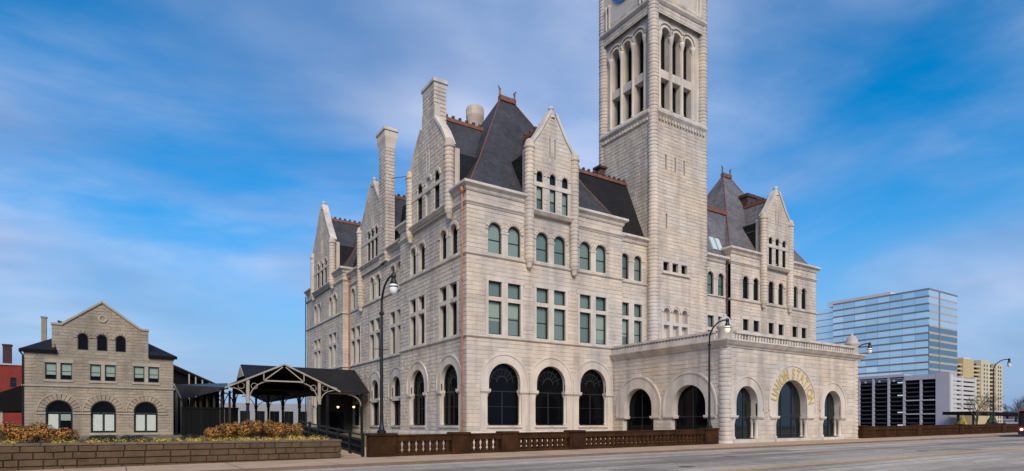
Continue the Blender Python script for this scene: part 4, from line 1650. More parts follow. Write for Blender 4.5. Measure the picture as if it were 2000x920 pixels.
for cx in (43.92, 64.38):
    m = MB()
    shaft(m, cx, 33.87, 0.3, 8.4, 0.52, 0.39, 22, 0.06)
    m.lathe([(0.74, -0.5), (0.74, 0.1), (0.60, 0.32)], cx, 33.87, 0, 22)
    m.build('corner_shaft', 'stone', STA)
    m = MB()
    m.lathe([(0.56, 8.9), (0.60, 9.0), (0.60, 9.9), (0.70, 10.0), (0.70, 10.15), (0.58, 10.25), (0.56, 10.5), (0.36, 10.85), (0.12, 11.0), (0.16, 11.12), (0.0, 11.22)], cx, 33.87, 0, 16, cap=False)
    m.build('corner_finial', 'trim', STA, smooth=True)
m = MB()
m.sweep([(-0.2, 8.3), (0.1, 8.3), (0.16, 8.45), (0.30, 8.52), (0.48, 8.75), (0.55, 8.82), (0.55, 8.95), (-0.2, 8.96)], [(PX0, 47.3), (PX0, PY0), (PX1, PY0), (PX1, 47.3)])
m.build('cornice', 'trim', STA)
m = MB()
m.box(44.5, 63.8, PY0 - 0.28, PY0 + 0.12, 9.5, 9.72)
m.build('parapet_rail', 'trim', STA)
me = None
for k in range(47):
    if me is None:
        b = MB()
        b.lathe([(0.13, 0), (0.13, 0.06), (0.07, 0.1), (0.11, 0.2), (0.12, 0.28), (0.07, 0.44), (0.12, 0.5), (0.12, 0.545)], 0, 0, 0, 8)
        me = b.mesh('baluster', (0, 0, 0), 'trim', True)
    inst('baluster', me, STA, (44.7 + 0.412 * k, PY0 - 0.08, 8.958))
m = MB()
m.box(PX0 - 0.3, PX0 + 0.1, 34.4, 47.3, 8.962, 9.36)
for k in range(33):
    y = 34.5 + 0.39 * k
    m.box(PX0 - 0.24, PX0 + 0.04, y, y + 0.22, 9.36, 9.56)
m.box(PX0 - 0.34, PX0 + 0.14, 34.4, 47.3, 9.56, 9.76)
m.build('parapet', 'trim', STA)


# ---- gilded lettering on the middle arch
def letter(ch, ang, uc, zc, r0, h):
    cu = bpy.data.curves.new('letter_curve', 'FONT')
    cu.body = ch
    cu.size = 1.0
    cu.offset = 0.022
    ob = bpy.data.objects.new('letter_tmp', cu)
    C.objects.link(ob)
    dg = bpy.context.evaluated_depsgraph_get()
    tm = ob.evaluated_get(dg).to_mesh()
    vs_ = [v.co.copy() for v in tm.vertices]
    fs = [tuple(p.vertices) for p in tm.polygons]
    ob.evaluated_get(dg).to_mesh_clear()
    bpy.data.objects.remove(ob)
    x0 = min(v.x for v in vs_); x1 = max(v.x for v in vs_); yh = max(v.y for v in vs_)
    sy = h / yh; sx = sy * 0.70
    rad = (math.cos(ang), math.sin(ang)); tan = (math.sin(ang), -math.cos(ang))
    n = len(vs_)
    out = []
    for dep in (0.13, 0.08):
        for v in vs_:
            a = (v.x - (x0 + x1) / 2) * sx; b = r0 + v.y * sy
            out.append(FPF.P(uc + rad[0] * b + tan[0] * a, zc + rad[1] * b + tan[1] * a, dep))
    edges = {}
    for f in fs:
        for i in range(len(f)):
            e = (f[i], f[(i + 1) % len(f)])
            k = (min(e), max(e))
            edges.setdefault(k, []).append(e)
    F2 = list(fs)
    for k, es in edges.items():
        if len(es) == 1:
            a, b = es[0]
            F2.append((b, a, a + n, b + n))
    m = MB(); m.add(out, F2)
    m.build('letter', 'gold', STA, recalc=False)


for ch, a in zip('UNIONSTATION', (167, 151, 139, 127.5, 111, 89.5, 75, 61, 47, 36, 24.5, 9.5)):
    letter(ch, math.radians(a), 53.05, 3.5, 2.48, 0.98)

emit_stones(300)

# ================================================================== stone house on the left
def stone_house():
    H = thing('stone_house', (-1.0, 75, 0.5), 'small gabled stone building with three arched ground floor windows and dark slate roof', 'building')
    F = Frame('Y', 75.0)
    x0, x1 = -7.37, 5.3
    out = [(x0, 0.3), (x1, 0.3), (x1, 8.85), (2.98, 8.85), (2.98, 11.55), (2.27, 11.58), (-1.08, 14.1), (-4.34, 11.6), (-5.2, 11.5), (-5.2, 10.7), (-4.95, 9.9), (-4.75, 8.85), (x0, 8.85)]
    holes = []; ex = []
    T = MB()
    low = (-4.59, -0.95, 2.77)
    r = 1.08; zc = 3.0
    for i, c in enumerate(low):
        holes.append(arch_poly(c - r, c + r, 0.85, zc + r, 14))
        w = window(H, F, c, 0.85, 'arch', 2 * r, zc + r - 0.85, (('v', 0, 0.12, 0, 0.62), ('h', 0.63, 0.12)), 'pane_black', 0.35, 0.1)
        for s_ in (-1, 1):
            b = MB()
            mat = 'blind'
            z0, z1 = 1.05, 2.72
            if i == 0 and s_ == 1:
                z0 = 2.1; mat = 'blind_green'
            F.box(b, c + s_ * 0.5 - 0.40, c + s_ * 0.5 + 0.40, z0, z1, -0.325, -0.31)
            b.build('blind', mat, w)
        V = MB(); voussoirs(F, V, c, zc, r + 0.02, r + 0.62, 13, -0.02, 0.12)
        tag(V.build('arch_stones', 'house_stone', H), kind='stuff')
        ring = MB(); ring_strip(F, ring, c, zc, r + 0.64, r + 0.74, 0.0, -0.02, 0.14, 18)
        ring.build('hood_mould', 'house_trim', H)
        ex += [('c', c, zc, r + 0.66, zc), ('r', c - r, c + r, 0.5, zc)]
        F.box(T, c - r - 0.1, c + r + 0.1, 0.62, 0.845, -0.3, 0.12)
    for a, b in ((x0, low[0] - r), (low[0] + r, low[1] - r), (low[1] + r, low[2] - r), (low[2] + r, x1)):
        F.box(T, a + (0.9 if a == x0 else 0), b - (0.55 if b == x1 else 0), 2.74, 2.9, -0.1, 0.13)
    ex.append(('r', x0 + 0.9, x1 - 0.55, 2.74, 2.9))
    for a, b in ((-5.73, -4.81), (-4.5, -3.56), (-2.09, -1.17), (-0.84, 0.08), (1.66, 2.62), (2.98, 3.94)):
        c = (a + b) / 2; w_ = b - a
        holes.append(rect_poly(a, b, 6.15, 7.8))
        w = window(H, F, c, 6.15, 'rect', w_, 1.65, (('h', 0.5, 0.07),), 'pane_black', 0.22, 0.07)
        bl = MB(); F.box(bl, c - w_ / 2 + 0.08, c + w_ / 2 - 0.08, 6.62, 7.7, -0.2, -0.19)
        bl.build('blind', 'blind_green', w)
        ex.append(('r', a - 0.06, b + 0.06, 5.9, 8.15))
    for a, b in ((-5.85, -3.44), (-2.21, 0.2), (1.54, 4.06)):
        F.box(T, a, b, 5.92, 6.14, -0.1, 0.1)
        F.box(T, a, b, 7.81, 8.14, -0.02, 0.07)
    for k in ((-4.655, 0.15), (-1.005, 0.16), (2.8, 0.17)):
        F.box(T, k[0] - k[1] + 0.004, k[0] + k[1] - 0.004, 6.15, 7.8, -0.05, 0.05)
    for a, b in ((-3.12, -2.22), (-1.52, -0.62), (0.07, 0.98)):
        c = (a + b) / 2; rr = (b - a) / 2
        holes.append(arch_poly(a, b, 9.2, 10.85, 10))
        window(H, F, c, 9.2, 'arch', b - a, 1.65, (), 'pane_black', 0.25, 0.07)
        V = MB(); voussoirs(F, V, c, 10.85 - rr, rr + 0.02, rr + 0.33, 7, -0.02, 0.1)
        tag(V.build('arch_stones', 'house_stone', H), kind='stuff')
        ex += [('c', c, 10.85 - rr, rr + 0.33, 10.4), ('r', a - 0.02, b + 0.02, 9.1, 10.5)]
    mb = MB()
    plate(F, mb, out, holes, 0.4)
    wall = mb.build('wall', 'house_mortar', H, recalc=False)
    b = MB()
    b.box(x1 - 0.3, x1 - 0.002, 75.02, 90, 0.3, 8.8); b.box(x0 + 0.002, x0 + 0.3, 75.02, 90, 0.3, 8.8); b.box(x0, x1, 89.7, 90, 0.3, 8.79)
    for q in b.clusters(0.0):
        q.build('wall', 'house_stone', H)
    for m in T.clusters():
        m.build('stone_trim', 'house_trim', wall)
    band = MB(); band.sweep([(-0.05, 5.38), (0.08, 5.38), (0.16, 5.46), (0.16, 5.56), (-0.05, 5.6)], [(x0, 88), (x0, 75), (x1, 75), (x1, 88)])
    band.build('string_course', 'house_trim', H)
    # courses follow the stepped gable
    zz = 0.3
    while zz < 13.6:
        h = 0.30; top = zz + h
        if top <= 8.9:
            a, b_ = x0, x1
        elif top <= 11.5:
            a, b_ = (-4.8 if top < 9.9 else -5.2), 2.98
        else:
            t = (top - 11.6) / 2.5
            a, b_ = -4.34 + 3.26 * max(0, t), 2.27 - 3.35 * max(0, t)
        if b_ - a > 0.4 and not (5.33 < zz + 0.15 < 5.6):
            courses(F, wall, a, b_, [(zz, top)], ex + [('c', -1.05, 12.5, 0.36, 12.5), ('r', -1.41, -0.69, 12.2, 12.5)], h, dep=0.036, lo=0.5, hi=1.3, big=False, mat='house_stone', ext=0.0)
        zz = top
    emit_stones(0)
    o = MB(); ring_strip(F, o, -1.05, 12.5, 0.24, 0.40, 0, -0.05, 0.12, 20, (0, 2 * PI)); o.build('oculus', 'house_trim', H)
    o = MB(); F.prism(o, [(-1.05 + 0.24 * math.cos(2 * PI * k / 16), 12.5 + 0.24 * math.sin(2 * PI * k / 16)) for k in range(16)], -0.02, 0.03); o.build('oculus', 'house_mortar', H)
    for sp in (((-4.34, 11.6), (-1.08, 14.1)), ((2.27, 11.58), (-1.08, 14.1))):
        (ua, za), (ub, zb) = sp
        c = MB(); F.prism(c, [(ua, za), (ub, zb), (ub, zb + 0.22), (ua + (-0.12 if ua < ub else 0.12), za + 0.16)], -0.5, 0.16)
        c.build('coping', 'house_trim', H)
    for a, b_ in ((-5.28, -4.3), (2.25, 3.06)):
        c = MB(); F.box(c, a, b_, 11.56, 11.76, -0.5, 0.12); c.build('coping', 'house_trim', H)
    g = MB(); F.prism(g, [(-5.2, 8.85), (2.98, 8.85), (2.98, 11.55), (2.27, 11.58), (-1.08, 14.1), (-4.34, 11.6), (-5.2, 11.5)], -0.45, -0.7)
    g.build('gable_back', 'house_stone', H)
    # roof: hip with a cross gable behind the stone front
    rf = MB()
    e = 0.35
    pts = [(x0 - e, 74.75, 9.0), (x1 + e, 74.75, 9.0), (x1 + e, 90.3, 9.0), (x0 - e, 90.3, 9.0), (-3.4, 80, 11.7), (1.4, 80, 11.7)]
    rf.add(pts, [(0, 1, 5, 4), (1, 2, 5), (2, 3, 4, 5), (3, 0, 4)])
    # keep the front slope off the stone gable by cutting it there
    rf = MB()
    zf = lambda y: 9.0 + (y - 74.75) * (2.7 / 5.25)
    for (a, b_) in ((x0 - e, -4.9), (3.0, x1 + e)):
        if a < 0:
            rf.add([(a, 74.75, 9.0), (b_, 74.75, 9.0), (b_, 80, 11.7), (-3.4, 80, 11.7)], [(0, 1, 2, 3)])
        else:
            rf.add([(a, 74.75, 9.0), (b_, 74.75, 9.0), (1.4, 80, 11.7), (a - 0.01, 80, 11.7)], [(0, 1, 2)])
    rf.add(pts, [(1, 2, 5), (2, 3, 4, 5), (3, 0, 4)])
    rf.add([(-4.3, 75.6, 11.5), (-1.08, 75.6, 13.9), (2.25, 75.6, 11.5), (-4.3, 82, 11.5), (-1.08, 82, 13.9), (2.25, 82, 11.5)], [(0, 1, 4, 3), (1, 2, 5, 4)])
    R = rf.build('roof', 'slate_dark', H, recalc=False)
    for a, b_ in ((x0 - e, -4.76), (2.99, x1 + e)):
        m = MB(); m.box(a, b_, 74.7, 75.0, 8.72, 9.02); m.build('eave', 'black_paint', R)
    ch = MB(); ch.box(-6.34, -5.9, 79, 79.5, 9.5, 12.7); ch.box(-6.39, -5.85, 78.94, 79.56, 12.701, 12.85); ch.build('chimney', 'house_mortar', R)
    dp = MB(); dp.tube([(x0 - 0.05, 74.9, 0.5), (x0 - 0.05, 74.9, 8.4), (x0 - 0.3, 74.8, 8.8)], 0.08, 6); dp.build('downpipe', 'iron', H)


stone_house()


# ================================================================== timber platform canopies
def arc_pts(c, r, a0, a1, n, f):
    return [f(c[0] + r * math.cos(a0 + (a1 - a0) * k / n), c[1] + r * math.sin(a0 + (a1 - a0) * k / n)) for k in range(n + 1)]


def canopy():
    K = thing('platform_canopy', (14.8, 66, 0.55), 'timber canopy with pale arched brackets and dark gable roof beside the station', 'canopy')
    xe0, xe1, xr = 9.2, 20.5, 14.75
    # gable roof running back from the street and cross roof to the station door
    m = MB()
    th = 0.14
    m.prism([(xe0, 5.45), (xr, 8.0), (xe1, 5.4), (xe1, 5.4 - th), (xr, 8.0 - th - 0.04), (xe0, 5.45 - th)], 66, 104, lambda p, q, t: (p, t, q))
    R = m.build('roof', 'slate_dark', K)
    m = MB()
    m.prism([(73.6, 5.75), (79.2, 8.95), (84.8, 5.75), (84.8, 5.6), (79.2, 8.78), (73.6, 5.6)], 12.7, 26.7, lambda p, q, t: (t, p, q))
    m.build('roof', 'slate_dark', K)
    m = MB()
    m.prism([(76.9, 7.4), (79.2, 8.72), (81.5, 7.4)], 12.6, 12.7, lambda p, q, t: (t, p, q))
    m.build('gable_board', 'white_wood', K)
    # white rake boards
    for a, b in (((xe0 - 0.1, 5.42), (xr, 8.03)), ((xe1 + 0.1, 5.37), (xr, 8.03))):
        m = MB()
        m.prism([a, b, (b[0], b[1] - 0.17), (a[0], a[1] - 0.17)], 65.85, 65.99, lambda p, q, t: (p, t, q))
        m.build('rake_board', 'white_wood', K)
    m = MB(); m.beam((12.7, 65.95, 6.18), (16.8, 65.95, 6.18), 0.12, 0.14); m.build('tie_beam', 'white_wood', K)
    for a, b in (((12.9, 6.3), (14.6, 7.65)), ((16.6, 6.3), (14.9, 7.65)), ((12.75, 6.1), (12.75, 6.95)), ((16.75, 6.1), (16.75, 6.95))):
        m = MB(); m.beam((a[0], 65.94, a[1]), (b[0], 65.94, b[1]), 0.09, 0.10); m.build('strut', 'white_wood', K)
    front = True
    for y in (66.1, 74.5, 83.0, 92.0, 101.0):
        for x, s_ in ((11.25, 1), (18.4, -1)):
            mat = 'white_wood' if front else 'shade_dark'
            c = MB()
            c.lathe([(0.26, 0), (0.26, 0.5), (0.17, 0.6), (0.15, 3.1), (0.2, 3.2), (0.22, 3.3)], x, y, 0.55, 10)
            col = c.build('column', 'iron', K)
            c = MB(); c.bevel_box(x - 0.15, x + 0.15, y - 0.15, y + 0.15, 3.85, 6.3, 0.03); c.build('post', mat, K)
            # inner arched bracket, outer bracket
            b = MB()
            pts = [(x + s_ * 0.15, y, 4.15)]
            for k in range(1, 9):
                t = k / 8 * PI / 2
                pts.append((x + s_ * (0.15 + 1.9 * (1 - math.cos(t))), y, 4.15 + 1.95 * math.sin(t)))
            b.tube(pts, 0.06, 6)
            b.build('bracket', mat, K)
            b = MB()
            pts = [(x - s_ * 0.15, y, 4.2)]
            for k in range(1, 7):
                t = k / 6 * PI / 2
                pts.append((x - s_ * (0.15 + 1.5 * (1 - math.cos(t))), y, 4.2 + 1.2 * math.sin(t)))
            b.tube(pts, 0.055, 6)
            b.build('bracket', mat, K)
            if front:
                b = MB()
                for sg in (-1, 1):
                    cx = x + sg * 0.62
                    ring = [(cx + 0.3 * math.cos(2 * PI * q / 12), y, 5.6 + 0.3 * math.sin(2 * PI * q / 12)) for q in range(13)]
                    b.tube(ring, 0.035, 5)
                tag(b.build('scroll', 'white_wood', K), kind='stuff')
            m = MB(); m.beam((x - s_ * 1.9, y, 6.02 if False else 5.62), (x + s_ * 0.2, y, 6.2), 0.10, 0.10); m.build('rafter', mat, K)
        front = False
    for x in (11.25, 18.4):
        m = MB(); m.beam((x, 66.3, 6.3), (x, 103.5, 6.3), 0.2, 0.3); m.build('wall_plate', 'shade_dark', K)
    # cross wing posts and bracket against the station
    for x in (21.6, 25.9):
        m = MB(); m.bevel_box(x - 0.14, x + 0.14, 74.0, 74.28, 0.55, 5.6, 0.03); m.build('post', 'iron', K)
    m = MB(); m.beam((20.0, 74.1, 5.55), (26.6, 74.1, 5.55), 0.2, 0.24); m.build('wall_plate', 'white_wood', K)
    b = MB()
    b.tube([(25.8 - 1.7 * (1 - math.cos(k / 6 * PI / 2)), 74.1, 4.0 + 1.4 * math.sin(k / 6 * PI / 2)) for k in range(7)], 0.09, 6)
    b.build('bracket', 'white_wood', K)
    # vestibule wall below the cross wing
    m = MB(); m.box(22.2, 26.8, 80.5, 80.8, 0.55, 5.7); m.build('vestibule_wall', 'shade_dark', K)  # wall coloured near black for the shade below the canopy
    m = MB(); m.box(23.4, 25.6, 80.42, 80.5, 0.55, 3.4); m.build('door', 'pane_black', K)


canopy()


def lantern(x, y, z, label):
    L = thing('hanging_lantern', (x, y, z), label, 'lantern', 'lanterns under the platform canopy')
    m = MB(); m.tube([(x, y, z + 0.32), (x, y, 6.2)], 0.02, 5); m.build('rod', 'iron', L)
    m = MB(); m.lathe([(0.05, 0.3), (0.24, 0.16), (0.25, 0.12)], x, y, z, 10); m.build('shade', 'iron', L)
    m = MB(); m.lathe([(0.02, -0.12), (0.12, -0.06), (0.15, 0.03), (0.12, 0.12)], x, y, z, 10); m.build('bulb', 'bulb', L, smooth=True)


lantern(24.1, 78.0, 3.95, 'lit lantern under the canopy, farther from the arched side windows')
lantern(25.7, 76.6, 3.95, 'lit lantern under the canopy, nearer the arched side windows')


def long_shed():
    S = thing('train_shed', (7, 95, 0.55), 'long dark platform shed with sloping roof behind the small stone building', 'shed')
    m = MB(); m.prism([(-6, 14.8), (0.5, 12.75), (13.2, 7.0), (13.2, 6.8), (0.5, 12.5), (-6, 14.6)], 95, 150, lambda p, q, t: (p, t, q))
    m.build('roof', 'slate_dark', S)
    m = MB(); m.prism([(4.0, 0.55), (12.6, 0.55), (12.6, 6.9), (4.0, 10.6)], 96.4, 96.6, lambda p, q, t: (p, t, q)); m.build('end_wall', 'black_paint', S)
    for x in (8.64, 9.46, 10.29, 11.2):
        m = MB(); zt = 12.4 - (x - 0.5) * 0.4488; m.box(x - 0.08, x + 0.08, 95.2, 95.36, 0.55, zt); m.build('post', 'white_wood', S)
    W_ = thing('platform_awning', (8, 88, 0.55), 'low grey awning roof between the stone building and the timber canopy', 'awning')
    m = MB()
    a, b, c, d = (6.7, 93.5, 7.1), (7.05, 87.5, 5.0), (9.6, 67.0, 5.42), (12.5, 88.0, 7.2)
    m.add([a, b, c, d] + [(p[0], p[1], p[2] - 0.14) for p in (a, b, c, d)], [(0, 1, 2, 3), (7, 6, 5, 4), (0, 4, 5, 1), (1, 5, 6, 2), (2, 6, 7, 3), (3, 7, 4, 0)])
    m.build('roof', 'slate', W_)
    m = MB(); m.beam((6.66, 93.5, 7.12), (7.0, 87.4, 5.0), 0.16, 0.22); m.build('rake_board', 'white_wood', W_)
    for x, y, z in ((6.75, 90.5, 5.9), (7.1, 87.7, 4.9)):
        m = MB(); m.box(x - 0.13, x + 0.13, y - 0.1, y + 0.1, 0.55, z); m.build('post', 'white_wood', W_)
    for k in range(7):
        t = (k + 0.5) / 7
        x = b[0] + (c[0] - b[0]) * t + 0.5; y = b[1] + (c[1] - b[1]) * t
        m = MB(); m.box(x - 0.1, x + 0.1, y - 0.1, y + 0.1, 0.55, 4.9 + 0.3 * t); m.build('post', 'shade_dark', W_)
    # black board fence that closes the yard
    Fn = thing('board_fence', (8, 69, 0.55), 'tall black board fence between the small stone building and the canopy', 'fence')
    n = 12
    for k in range(n):
        x = 5.7 + 5.3 * k / n
        m = MB(); m.box(x, x + 5.3 / n - 0.03, 70.0 + 0.02 * (k % 2), 70.07 + 0.02 * (k % 2), 0.55, 3.5); m.build('board', 'black_paint', Fn)
    m = MB(); m.box(5.65, 11.05, 69.93, 69.99, 3.3, 3.42); m.build('rail', 'black_paint', Fn)


long_shed()


def far_left():
    B = thing('brick_building', (-22, 130, 0.5), 'red brick building with tall chimney behind the small stone building', 'building')
    F = Frame('Y', 130.0)
    mb = MB(); holes = []
    wins = [(x, z) for x in (-16.4, -14.1) for z in (7.9, 5.0)]
    for x, z in wins:
        holes.append(rect_poly(x - 0.45, x + 0.45, z, z + 1.7))
        window(B, F, x, z, 'rect', 0.9, 1.7, SASH, 'pane_dark', 0.2)
    plate(F, mb, rect_poly(-30, -11, -1, 11.6), holes, 0.3)
    mb.build('wall', 'red_brick', B, recalc=False)
    m = MB(); m.box(-30, -11, 130.35, 142, -1, 11.5); m.build('wall', 'red_brick', B)
    m = MB(); m.box(-30.2, -10.8, 129.8, 142, 11.6, 11.85); m.build('parapet', 'concrete', B)
    m = MB(); m.box(-15.6, -14.5, 131, 132.1, 11.8, 14.9); m.box(-15.7, -14.4, 130.9, 132.2, 14.9, 15.15); m.build('chimney', 'red_brick_dark', B)
    A = thing('side_awning', (-11, 84, 0.5), 'black lean-to awning on the left side of the small stone building', 'awning')
    m = MB(); m.prism([(-7.4, 6.0), (-13.5, 3.3), (-13.5, 3.0), (-7.4, 3.1)], 80, 90, lambda p, q, t: (p, t, q)); m.build('roof', 'black_paint', A)
    m = MB(); m.box(-9.75, -9.55, 80.2, 80.4, 0.5, 3.3); m.build('post', 'white_wood', A)
    P = thing('pale_building', (25, 135, 0.5), 'distant white low building seen between the canopy columns', 'building')
    Fp = Frame('Y', 135.0)
    mb = MB(); holes = []
    for k in range(6):
        x = 21.5 + 2.9 * k
        holes.append(rect_poly(x, x + 1.9, 1.4, 4.6))
        window(P, Fp, x + 0.95, 1.4, 'rect', 1.9, 3.2, (('v', 0, 0.08, 0, 1),), 'pane_dark', 0.25)
    plate(Fp, mb, rect_poly(18, 44, 0.3, 6.2), holes, 0.3)
    mb.build('wall', 'dull_white', P, recalc=False)
    m = MB(); m.box(18, 44, 135.4, 150, 0.3, 6.1); m.build('wall', 'dull_white', P)


far_left()


# ================================================================== planter wall, fence and planting
def planter():
    Pw = thing('planter_wall', (0, 33.5, gz(0)), 'low brown split-faced block planter wall along the pavement', 'wall')
    x0, x1, ztop, zb = -9.0, 10.45, 0.72, -0.50
    rows = 4; h = (ztop - zb) / rows
    F = Frame('Y', 33.42)
    b = MB(); b.box(x0, x1 - 0.1, 33.47, 33.8, zb, ztop); b.build('core', 'planter_block', Pw)
    b = MB(); b.box(x1 - 0.4, x1 - 0.06, 33.8, 37.0, zb, ztop); b.build('core', 'planter_block', Pw)
    for i in range(rows):
        u = x0 - (0.25 if i % 2 else 0)
        while u < x1 - 0.02:
            w = rnd.choice((0.5, 0.7, 0.85, 1.05))
            if x1 - (u + w) < 0.25:
                w = x1 - u
            m = MB(); stone_block(F, m, u, u + w, zb + i * h, zb + (i + 1) * h, 0.055 * rnd.uniform(0.5, 1.3))
            m.build('block', 'planter_block', Pw)
            u += w
    # return at the path end: plane x = x1, facing +x
    y = 33.42
    for i in range(rows):
        for k in range(6):
            ya = 33.42 + 0.58 * k + (0.2 if i % 2 and k else 0); yb = ya + 0.57
            m = MB(); m.bevel_box(x1 - 0.08, x1 + 0.04 + rnd.uniform(0, 0.03), ya, yb, zb + i * h + 0.01, zb + (i + 1) * h - 0.01, 0.03)
            m.build('block', 'planter_block', Pw)
    u = x0
    while u < x1:
        w = min(0.9, x1 + 0.08 - u)
        m = MB(); m.bevel_box(u + 0.006, u + w - 0.006, 33.36, 33.84, ztop, ztop + 0.1, 0.02); m.build('cap_stone', 'planter_cap', Pw)
        u += 0.9
    for k in range(4):
        m = MB(); m.bevel_box(x1 - 0.42, x1 + 0.08, 33.85 + 0.8 * k, 34.64 + 0.8 * k, ztop, ztop + 0.1, 0.02); m.build('cap_stone', 'planter_cap', Pw)
    s = MB()
    n, k2 = 40, 24
    vs_ = []
    for i in range(n + 1):
        for j in range(k2 + 1):
            x = x0 + (x1 - 0.4 - x0) * i / n; y = 33.8 + (45.2 - 33.8) * j / k2
            vs_.append((x, y, 0.70 + 0.05 * math.sin(x * 1.7 + y) + 0.03 * rnd.random() - 0.012 * max(0, y - 40)))
    s.add(vs_, [(i * (k2 + 1) + j, (i + 1) * (k2 + 1) + j, (i + 1) * (k2 + 1) + j + 1, i * (k2 + 1) + j + 1) for i in range(n) for j in range(k2)])
    tag(s.build('planting_bed', 'soil', smooth=True), kind='structure')


planter()


def leaf(mb, p, n, size):
    """one small folded leaf"""
    n = Vector(n).normalized()
    a = n.cross(Vector((rnd.uniform(-1, 1), rnd.uniform(-1, 1), rnd.uniform(-1, 1))))
    if a.length < 0.01:
        a = Vector((1, 0, 0))
    a.normalize(); b = n.cross(a)
    s = size * rnd.uniform(0.6, 1.3)
    p = Vector(p)
    mb.add([p - a * s, p - b * s * 0.42 + n * s * 0.12, p + a * s, p + b * s * 0.42 + n * s * 0.12], [(0, 1, 2), (0, 2, 3)])


def shrub(x, y, z, rx, ry, h, mat, n, label, group, size=0.07, dark='leaf_brown', dfrac=0.42, wispy=0.0):
    S = thing('shrub', (x, y, z), label, 'shrub', group)
    st = MB()
    for k in range(9):
        a = rnd.uniform(0, 2 * PI); q = rnd.uniform(0.3, 0.9)
        st.tube([(x + rnd.uniform(-0.08, 0.08), y + rnd.uniform(-0.08, 0.08), z - 0.05), (x + rx * q * 0.5 * math.cos(a), y + ry * q * 0.5 * math.sin(a), z + h * 0.5),
                 (x + rx * q * math.cos(a), y + ry * q * math.sin(a), z + h * 0.85)], [0.02, 0.014, 0.006], 4)
    tag(st.build('stems', 'bark', S), kind='stuff')
    lobes = [(rnd.uniform(-0.55, 0.55) * rx, rnd.uniform(-0.55, 0.55) * ry, rnd.uniform(0.4, 0.72) * h, rnd.uniform(0.35, 0.58)) for _ in range(7)]
    A, B = MB(), MB()
    for k in range(n):
        lx, ly, lz, lr = rnd.choice(lobes)
        d = Vector((rnd.gauss(0, 1), rnd.gauss(0, 1), rnd.gauss(0.15, 1))).normalized()
        q = rnd.uniform(0.55, 1.0) ** 0.5
        p = Vector((x + lx + d.x * rx * lr * q, y + ly + d.y * ry * lr * q, z + max(0.02, lz + d.z * h * lr * q * 0.9)))
        if rnd.random() < wispy:
            p += d * rnd.uniform(0.02, 0.12)
        leaf(B if rnd.random() < dfrac else A, p, d + Vector((0, 0, 0.3)), size)
    tag(A.build('foliage', mat, S, recalc=False), kind='stuff')
    tag(B.build('foliage', dark, S, recalc=False), kind='stuff')


GRP = 'rust coloured shrubs in the planting bed'
ord_ = ['leftmost', 'second', 'third', 'fourth', 'fifth', 'sixth', 'seventh', 'eighth']
sp1 = [(-5.2, 36.3, 1.0, 0.7), (-4.2, 36.6, 0.9, 0.82), (-3.2, 36.2, 0.9, 0.78), (-2.15, 36.5, 0.85, 0.72)]
for i, (x, y, r_, h_) in enumerate(sp1):
    shrub(x, y, 0.72, r_, r_ * 0.9, h_ * 1.15, 'leaf_rust', 2300, 'rust brown rounded shrub left of the dark one, %s in the left row' % ord_[i], GRP)
sp2 = [(4.6, 37.2, 0.75, 0.72), (5.5, 37.5, 0.8, 0.86), (6.4, 37.1, 0.8, 0.95), (7.2, 37.5, 0.75, 1.0), (8.0, 37.2, 0.8, 0.92), (8.75, 37.4, 0.7, 0.86)]
for i, (x, y, r_, h_) in enumerate(sp2):
    shrub(x, y, 0.72, r_, r_ * 0.9, h_ * 1.15, 'leaf_rust', 2300, 'rust brown shrub in front of the timber canopy, %s in that row' % ord_[i], GRP)
shrub(-0.55, 36.6, 0.70, 0.62, 0.6, 0.36, 'leaf_dark', 1000, 'low dark green shrub below the middle arched window', 'low dark shrubs', dark='leaf_dark')
shrub(0.9, 37.6, 0.70, 0.7, 0.6, 0.34, 'leaf_dark', 900, 'low dark green shrub right of the middle arched window', 'low dark shrubs', dark='leaf_dark')
shrub(3.55, 37.4, 0.70, 0.75, 0.6, 0.4, 'leaf_dark', 1000, 'low dark shrub at the left end of the right rust row', 'low dark shrubs', dark='leaf_dark')


def ground_cover():
    A, B = MB(), MB()
    for k in range(420):
        x = rnd.uniform(-7, 10.0)
        if x < 1 and rnd.random() < 0.35:
            continue
        y = 33.95 + abs(rnd.gauss(0, 1.1)); r = rnd.uniform(0.12, 0.26) * (1.25 if x > 8.2 else 1.0)
        if y > 37:
            continue
        m = A if rnd.random() < (0.75 if x > 1 else 0.5) else B
        for q in range(34):
            d = Vector((rnd.gauss(0, 1), rnd.gauss(0, 1), abs(rnd.gauss(0.2, 0.8)))).normalized()
            leaf(m, (x + d.x * r, y + d.y * r, 0.76 + d.z * r * 1.0), d, 0.05)
    g = A.build('ground_cover', 'leaf_yellow', recalc=False)
    tag(g, 'yellow dried ground cover along the top of the planter wall', 'ground cover', kind='stuff')
    g = B.build('ground_cover', 'leaf_brown', recalc=False)
    tag(g, 'brown withered ground cover among the yellow tufts', 'ground cover', kind='stuff')


ground_cover()


